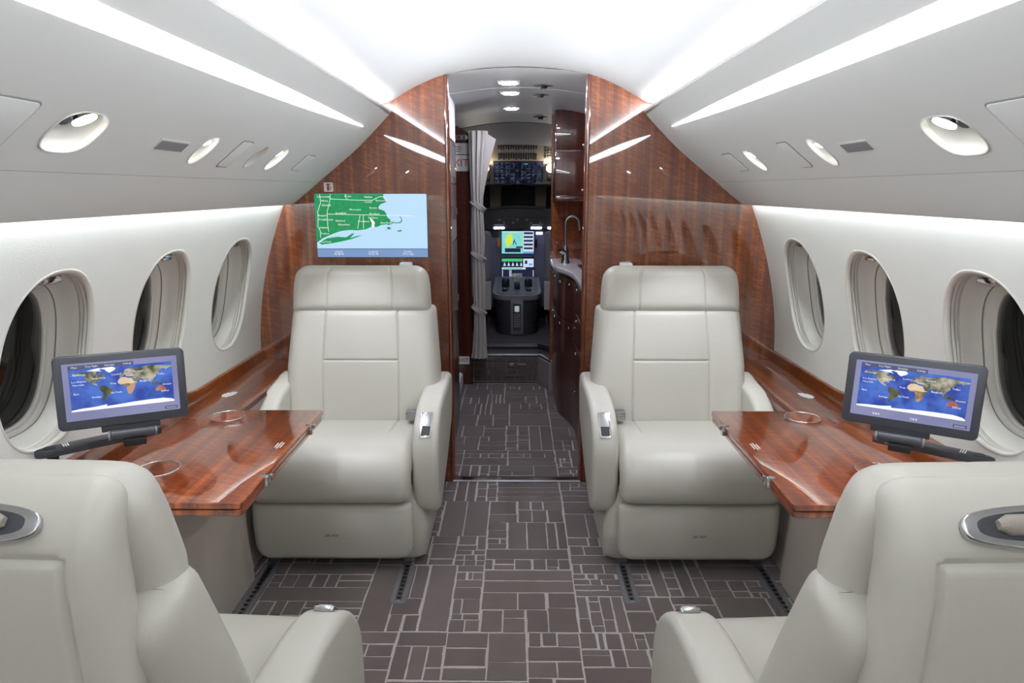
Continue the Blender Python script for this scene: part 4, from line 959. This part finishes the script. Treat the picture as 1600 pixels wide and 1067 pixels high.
b = B(); prism(b, [(-.24, .045), (.12, .045), (.12, .165), (-.24, .165)][::1], 'y', 4.7965, 4.8005); 
bmesh.ops.delete(b, geom=[f for f in b.faces if abs(f.normal.y) > .9], context='FACES'); build('hatch_line', b, M_dgrey, stp)
b = B(); box(b, -.058, -.018, 4.790, 4.802, .118, .150, .003); build('latch', b, M_brush, stp, smooth=30)
b = B(); box(b, .002, .070, 4.793, 4.802, .130, .144, .002); build('label_plate', b, M_brush, stp)
b = B(); prism(b, [(-.80, 5.02), (.16, 5.02), (.235, 4.93), (.80, 4.93), (.80, 7.0), (-.80, 7.0)], 'z', .205, .245); fl2 = tag(build('floor_cockpit', b, mat('cockpit carpet', (74, 68, 78), .95, bump=.4, bscale=700)), 'dark carpeted cockpit floor', kind='structure')
b = B(); prism(b, [(-.80, 5.005), (.155, 5.005), (.235, 4.915), (.25, 4.92), (.165, 5.02), (-.80, 5.02)], 'z', .222, .247); build('edge_strip', b, M_brush, fl2)
# pedestal
t = thing('center_pedestal', 'grey centre pedestal between the crew seats with throttle quadrant', 'pedestal', (0, 5.5, .245))
o_ = catmull([(-.185, 6.0), (-.187, 5.6), (-.180, 5.42), (-.120, 5.33), (0, 5.31), (.120, 5.33), (.180, 5.42), (.187, 5.6), (.185, 6.0)], 4)
b = B(); rg = []
for k, z in ((.86, .245), (.90, .30), (1.0, .50), (1.02, .53)): rg.append([Vector((x * k, y, z)) for x, y in o_])
loft(b, rg, True, True, True); build('body', b, M_dgrey, t, smooth=40)
b = B(); rg = [[Vector((x * k, 5.66 + (y - 5.66) * k2, z + max(0, (y - 5.4)) * .10)) for x, y in o_] for k, k2, z in ((1.04, 1.02, .525), (1.06, 1.03, .545), (1.04, 1.02, .565), (.95, .96, .567))]; loft(b, rg, True, True, True); build('rim', b, M_grey, t, smooth=40)
b = B(); rg = [[Vector((x * .90, 5.66 + (y - 5.66) * .93, z + max(0, (y - 5.4)) * .10)) for x, y in o_] for z in (.565, .572)]; loft(b, rg, True, True, True); build('top', b, mat('pedestal panel', (84, 88, 108), .5), t)
b = B(); box(b, -.050, .050, 5.290, 5.33, .255, .535, .004); fp = build('front_panel', b, mat('panel grey', (112, 112, 118), .5), t, smooth=30)
b = B(); box(b, -.030, .030, 5.284, 5.292, .29, .505, .002); build('radio', b, M_slate, fp)
b = B(); box(b, -.018, .018, 5.281, 5.285, .44, .485, .001); build('radio_display', b, emis('radio lcd', (210, 225, 225), .5), fp)
b = B()
for i in range(3):
    for k in range(6): box(b, -.022 + i * .017, -.010 + i * .017, 5.281, 5.285, .315 + k * .019, .329 + k * .019)
build('keys', b, M_grey, fp)['kind'] = 'stuff'
for s in (-1, 1):
    b = B(); prism(b, [(s * x, z) for x, z in rrect(.062, .125, .575, .665, .022)], 'y', 5.60, 5.64, .008, 2); build('trackball_hood', b, M_black, t, smooth=35)
    b = B(); box(b, s * .075, s * .115, 5.45, 5.58, .57, .60, .01); build('rest', b, M_black, t, smooth=30)
b = B(); box(b, -.022, .022, 5.50, 5.60, .57, .64, .006); build('quadrant', b, M_black, t, smooth=30)
b = B(); box(b, -.046, .046, 5.60, 5.64, .665, .70, .010); tube(b, [(-.012, 5.60, .58), (-.012, 5.62, .68)], .006, 8); tube(b, [(.012, 5.60, .58), (.012, 5.62, .68)], .006, 8); build('throttle', b, M_placard, t, smooth=40)
for s in (-1, 1):
    for z in (.50, .36):
        b = B(); box(b, s * .085, s * .150, 5.318 + .02, 5.36, z - .012, z + .010, .006); build('side_pocket', b, M_black, t, smooth=30)
# instrument panel
t = thing('instrument_panel', 'grey cockpit instrument panel with two stacked lit displays', 'instrument panel', (0, 6.08, .4))
b = B(); prism(b, [(-.78, .35), (.78, .35), (.78, 1.04), (-.78, 1.04)], 'y', 6.06, 6.30); build('panel', b, mat('panel blue grey', (104, 108, 132), .5), t)
E_cy = emis('display cyan', (120, 205, 205), 1.1); E_ye = emis('display yellow', (200, 220, 70), 1.1); E_nv = emis('display navy', (30, 34, 60), .8); E_gn = emis('display green', (60, 190, 110), 1.1); E_lb = emis('display pale', (196, 214, 240), 1.1); E_sk = emis('display sky', (90, 150, 210), 1.1)
def display(x0, x1, z0, z1, draw):
    F = frame(((x0 + x1) / 2, 6.06, (z0 + z1) / 2), (1, 0, 0), (0, -1, 0)); w2, h2 = (x1 - x0) / 2, (z1 - z0) / 2
    b = B(); prism(b, rrect(-w2 - .008, w2 + .008, -h2 - .008, h2 + .008, .005), 'z', 0, .004); d_ = build('display', b, M_black, t, F)
    b = B(); draw(b, w2, h2); build('display_image', b, [E_cy, E_ye, E_nv, E_gn, E_lb, E_sk], d_, F)
def q4(b, x0, x1, y0, y1, z, mi): disc_poly(b, [(x0, y0), (x1, y0), (x1, y1), (x0, y1)], z, mi)
def nav(b, w2, h2):
    q4(b, -w2, w2, -h2, h2, .0045, 0); cx, cy = -.25 * w2, .12 * h2
    disc_poly(b, [(cx + .078 * math.cos(a), cy + .078 * math.sin(a)) for a in np.linspace(0, 2 * PI, 40, endpoint=False)], .0047, 1)
    disc_poly(b, [(cx + .074 * math.cos(a), cy + .074 * math.sin(a)) for a in np.linspace(0, 2 * PI, 40, endpoint=False)], .0049, 0)
    disc_poly(b, [(cx + .070 * math.cos(a), cy + .070 * math.sin(a)) for a in np.linspace(PI * .6, PI * 1.25, 16)] + [(cx - .012, cy - .02), (cx - .01, cy + .04)], .0051, 1)
    for p, q in (((cx - .01, cy - .03), (cx + .004, cy + .015)), ((cx + .02, cy - .03), (cx + .004, cy + .0))): disc_poly(b, [p, (p[0] + .008, p[1]), (q[0] + .008, q[1]), q], .0053, 2)
    q4(b, -w2 * .8, w2 * .18, -h2 * .88, -h2 * .52, .0051, 2); q4(b, w2 * .35, w2, -h2, h2, .0047, 4); q4(b, w2 * .35, w2, -h2, -h2 * .82, .005, 5)
    for k in range(6): q4(b, w2 * .38, w2 * .95, -h2 * .62 + k * .033, -h2 * .62 + k * .033 + .018, .0051, 2)
    q4(b, -w2, w2 * .35, h2 * .92, h2, .0051, 4); q4(b, -w2 * .1, w2 * .3, -h2 * .5, -h2 * .35, .005, 2)
def eng(b, w2, h2):
    q4(b, -w2, w2, -h2, h2, .0045, 2); q4(b, -w2, w2 * .3, h2 * .72, h2 * .95, .0048, 3)
    for k in range(5):
        x = -w2 * .9 + k * w2 * .26; disc_poly(b, [(x, h2 * .35), (x + .022, h2 * .35), (x + .011, h2 * .68)], .0049, 4)
    q4(b, -w2, w2 * .5, h2 * .05, h2 * .22, .0048, 4); q4(b, -w2 * .9, w2 * .3, h2 * .09, h2 * .15, .005, 3); q4(b, w2 * .35, w2, h2 * .25, h2 * .95, .0048, 4)
    q4(b, w2 * .45, w2 * .6, h2 * .5, h2 * .8, .005, 2); q4(b, w2 * .7, w2 * .9, h2 * .4, h2 * .55, .005, 5)
    for x in (-w2 * .98, -w2 * .52, -w2 * .44, w2 * .96): q4(b, x, x + .006, -h2, 0, .0049, 4)
    q4(b, w2 * .35, w2, -h2, -h2 * .92, .005, 4)
display(-.135, .147, .825, 1.020, nav); display(-.135, .147, .575, .785, eng)
display(-.62, -.42, .70, 1.02, nav); display(.43, .62, .70, 1.02, nav)
for s in (-1, 1):
    b = B(); box(b, s * .165 - .012, s * .165 + .012, 6.03, 6.06, .88, .95, .005); cyl(b, (s * .165, 6.03, .945), (0, -1, 0), .012, .03, 12); build('gear_lever', b, M_black if s > 0 else mat('amber plastic', (210, 130, 40), .4), t, smooth=35)
b = B(); box(b, -.22, -.16, 6.045, 6.06, .97, 1.03, .003); build('standby_instrument', b, M_black, t)
b = B(); box(b, .165, .225, 6.045, 6.06, .99, 1.015, .003); build('annunciator', b, emis('annunciator lit', (225, 230, 250), 1.3), t)
# glareshield
t = thing('glareshield', 'black curved glareshield with mode control panel and two light bars', 'glareshield', (0, 6.0, 1.05))
top = [(x, 1.232 - .28 * x * x) for x in np.linspace(-.7, .7, 25)]
b = B(); prism(b, top + [(.7, 1.045), (-.7, 1.045)], 'y', 5.96, 6.40); build('hood', b, M_black, t)
b = B(); tube(b, [(x, 5.955, z) for x, z in top], .012, 10); build('edge_roll', b, M_dgrey, t, smooth=60)
b = B(); box(b, -.21, .23, 5.945, 5.962, 1.082, 1.140, .003); mcp = build('mode_panel', b, M_dgrey, t)
for k in range(11):
    b = B(); cyl(b, (-.19 + k * .039, 5.945, 1.098 + (k % 2) * .026), (0, -1, 0), .009, .012, 12); build('knob', b, M_grey if k % 3 else M_black, mcp, smooth=35)
for x in (-.155, .165, .31):
    b = B(); box(b, x - .045, x + .045, 5.948, 5.962, 1.046, 1.062, .004); build('light_bar', b, emis('glare light', (225, 232, 255), 40.0), t)
# windscreen: dark panes between beige posts
b = B()
M_post = mat('beige post', (150, 138, 122), .6)
wsr = thing('window_20', None, None, (0, 6.42, 1.2)); tag(wsr, 'dark cockpit windscreen panes between beige posts', kind='structure')
for x0, x1 in ((-.74, -.245), (-.150, .005), (.008, .170), (.262, .74)):
    b = B(); prism(b, rrect(x0, x1, 1.19, 1.415, .03) if True else [], 'y', 6.42, 6.43); build('pane', b, mat('night glass', (4, 4, 5), .35, spec=.1), wsr)
for x0, x1 in ((-.245, -.150), (.170, .262)):
    b = B(); prism(b, [(x0, 1.15), (x1, 1.15), (x1 + .012, 1.44), (x0 - .012, 1.44)], 'y', 6.38, 6.44, .01, 2); build('post', b, M_post, wsr, smooth=30)
b = B(); prism(b, [(-.8, 1.40), (-.30, 1.415), (-.22, 1.395), (-.14, 1.405), (.0, 1.428), (.16, 1.405), (.24, 1.395), (.32, 1.415), (.8, 1.40), (.8, 1.75), (-.8, 1.75)], 'y', 6.36, 6.40); build('header', b, M_beige, wsr)
b = B(); box(b, -.8, .8, 6.44, 6.5, .3, 1.8); tag(build('wall_nose', b, M_black), 'black nose wall beyond the windscreen', kind='structure')
# overhead panels
b = B(); vs = []
for y, z in ((5.0, 1.835), (5.25, 1.78), (5.48, 1.718)): vs.append([Vector((x, y, z - .28 * x * x)) for x in np.linspace(-.8, .8, 17)])
loft(b, vs, closed=False); tag(build('ceiling_cockpit', b, mat('cockpit lining', (150, 148, 150), .7), smooth=60), 'grey cockpit ceiling lining', kind='structure')
M_ohp = mat('overhead navy panel', (46, 56, 88), .5)
t = thing('breaker_panel', 'beige overhead panel with rows of black circuit breakers', 'panel', (0, 5.55, 1.60))
pa, pb = Vector((0, 5.48, 1.725)), Vector((0, 5.66, 1.600)); dv = (pb - pa).normalized(); nv_ = Vector((1, 0, 0)).cross(dv).normalized()
if nv_.y > 0: nv_ = -nv_
F = frame(pa, (1, 0, 0), nv_); LB = (pb - pa).length
b = B(); box(b, -.8, .8, -LB, 0, -.02, 0); build('panel', b, M_beige, t, F)
b = B()
for r0, r1 in ((.025, .075), (.125, .195)):
    for k in range(16):
        x = -.150 + k * .0195; box(b, x, x + .011, -r1 + random.choice((0, .012, .0)), -r0, 0, .006)
for k in range(3):
    for r in range(5): box(b, .215 + k * .022, .228 + k * .022, -.03 - r * .036, -.008 - r * .036, 0, .006); box(b, -.228 - k * .022, -.215 - k * .022, -.03 - r * .036, -.008 - r * .036, 0, .006)
build('breakers', b, M_black, t, F)['kind'] = 'stuff'
t = thing('overhead_switch_panel', 'navy overhead switch panel crowded with white outlined switches', 'switch panel', (0, 5.75, 1.42))
pa, pb = Vector((0, 5.66, 1.600)), Vector((0, 5.86, 1.415)); dv = (pb - pa).normalized(); nv_ = Vector((1, 0, 0)).cross(dv).normalized()
if nv_.y > 0: nv_ = -nv_
F = frame(pa, (1, 0, 0), nv_); LB = (pb - pa).length
b = B(); box(b, -.8, .8, -LB, 0, -.03, -.006); build('surround', b, M_beige, t, F)
b = B(); box(b, -.192, .212, -LB + .003, -.003, -.01, 0); build('panel', b, M_ohp, t, F)
b = B(); random.seed(11)
for k in range(9):
    x0 = -.18 + k * .043; 
    for r in range(6):
        y0 = -.02 - r * .042; h_ = .022
        if random.random() < .75:
            for (a0, a1, c0, c1) in ((x0, x0 + .034, y0, y0 + .002), (x0, x0 + .034, y0 - h_, y0 - h_ + .002)): 
                if random.random() < .7: box(b, a0, a1, c0, c1, 0, .001)
            if random.random() < .6: box(b, x0, x0 + .002, y0 - h_, y0, 0, .001)
            box(b, x0 + .006, x0 + random.uniform(.012, .028), y0 - .008, y0 - .004, 0, .001)
build('markings', b, emis('panel lettering', (150, 170, 215), .35), t, F)['kind'] = 'stuff'
b = B(); random.seed(5)
for k in range(12):
    for r in range(7):
        if random.random() < .6: box(b, -.178 + k * .032, -.164 + k * .032, -.036 - r * .034, -.024 - r * .034, 0, .008)
build('switches', b, M_black, t, F)['kind'] = 'stuff'
b = B(); box(b, .062, .086, -.034, -.030, 0, .003); build('green_lamp', b, emis('green lamp', (60, 210, 150), 1.2), t, F)
for s in (-1, 1):
    nm = 'left' if s < 0 else 'right'; x = -.262 if s < 0 else .268
    t = thing('dome_light', f'bright warm dome light on the {nm} of the overhead panel', 'light', (x, 5.72, 1.50), group='cockpit dome lights')
    b = B(); bmesh.ops.create_uvsphere(b, u_segments=16, v_segments=10, radius=.030); bmesh.ops.scale(b, vec=(1, .8, 1), verts=b.verts); bmesh.ops.translate(b, vec=(x, 5.67, 1.545), verts=b.verts); build('globe', b, M_dome, t, smooth=60)
    b = B(); cyl(b, (x, 5.70, 1.545), (0, -1, 0), .036, .02, 20); build('collar', b, M_beige, t, smooth=40)
    b = B(); box(b, x - .03, x + .045, 5.70, 5.74, 1.44, 1.50, .012); build('switch_box', b, M_black, t, smooth=30)
# crew seats
for s in (-1, 1):
    nm = 'left' if s < 0 else 'right'; xa, xb = (-.56, -.205) if s < 0 else (.215, .58)
    t = thing('pilot_seat', f'grey fabric pilot seat back on the {nm} of the pedestal', 'pilot seat', ((xa + xb) / 2, 5.5, .245), group='pilot seats')
    b = B(); prism(b, rrect(xa, xb, .66, 1.06, .04), 'y', 5.38, 5.47, .03, 4); build('backrest', b, M_sheep, t, smooth=40)
    b = B(); box(b, xa + .02, xb - .02, 5.45, 5.90, .52, .64, .03, 3); build('seat_pad', b, M_sheep, t, smooth=40)
    b = B(); box(b, xa + .05, xb - .05, 5.45, 5.80, .245, .52, .02); build('pedestal_base', b, M_black, t, smooth=30)
    b = B(); xi = xb if s < 0 else xa; box(b, xi - .05 * (s < 0) + .0, xi + .05 * (s > 0), 5.36, 5.382, .44, .67, .006); build('harness', b, M_curtain, t)
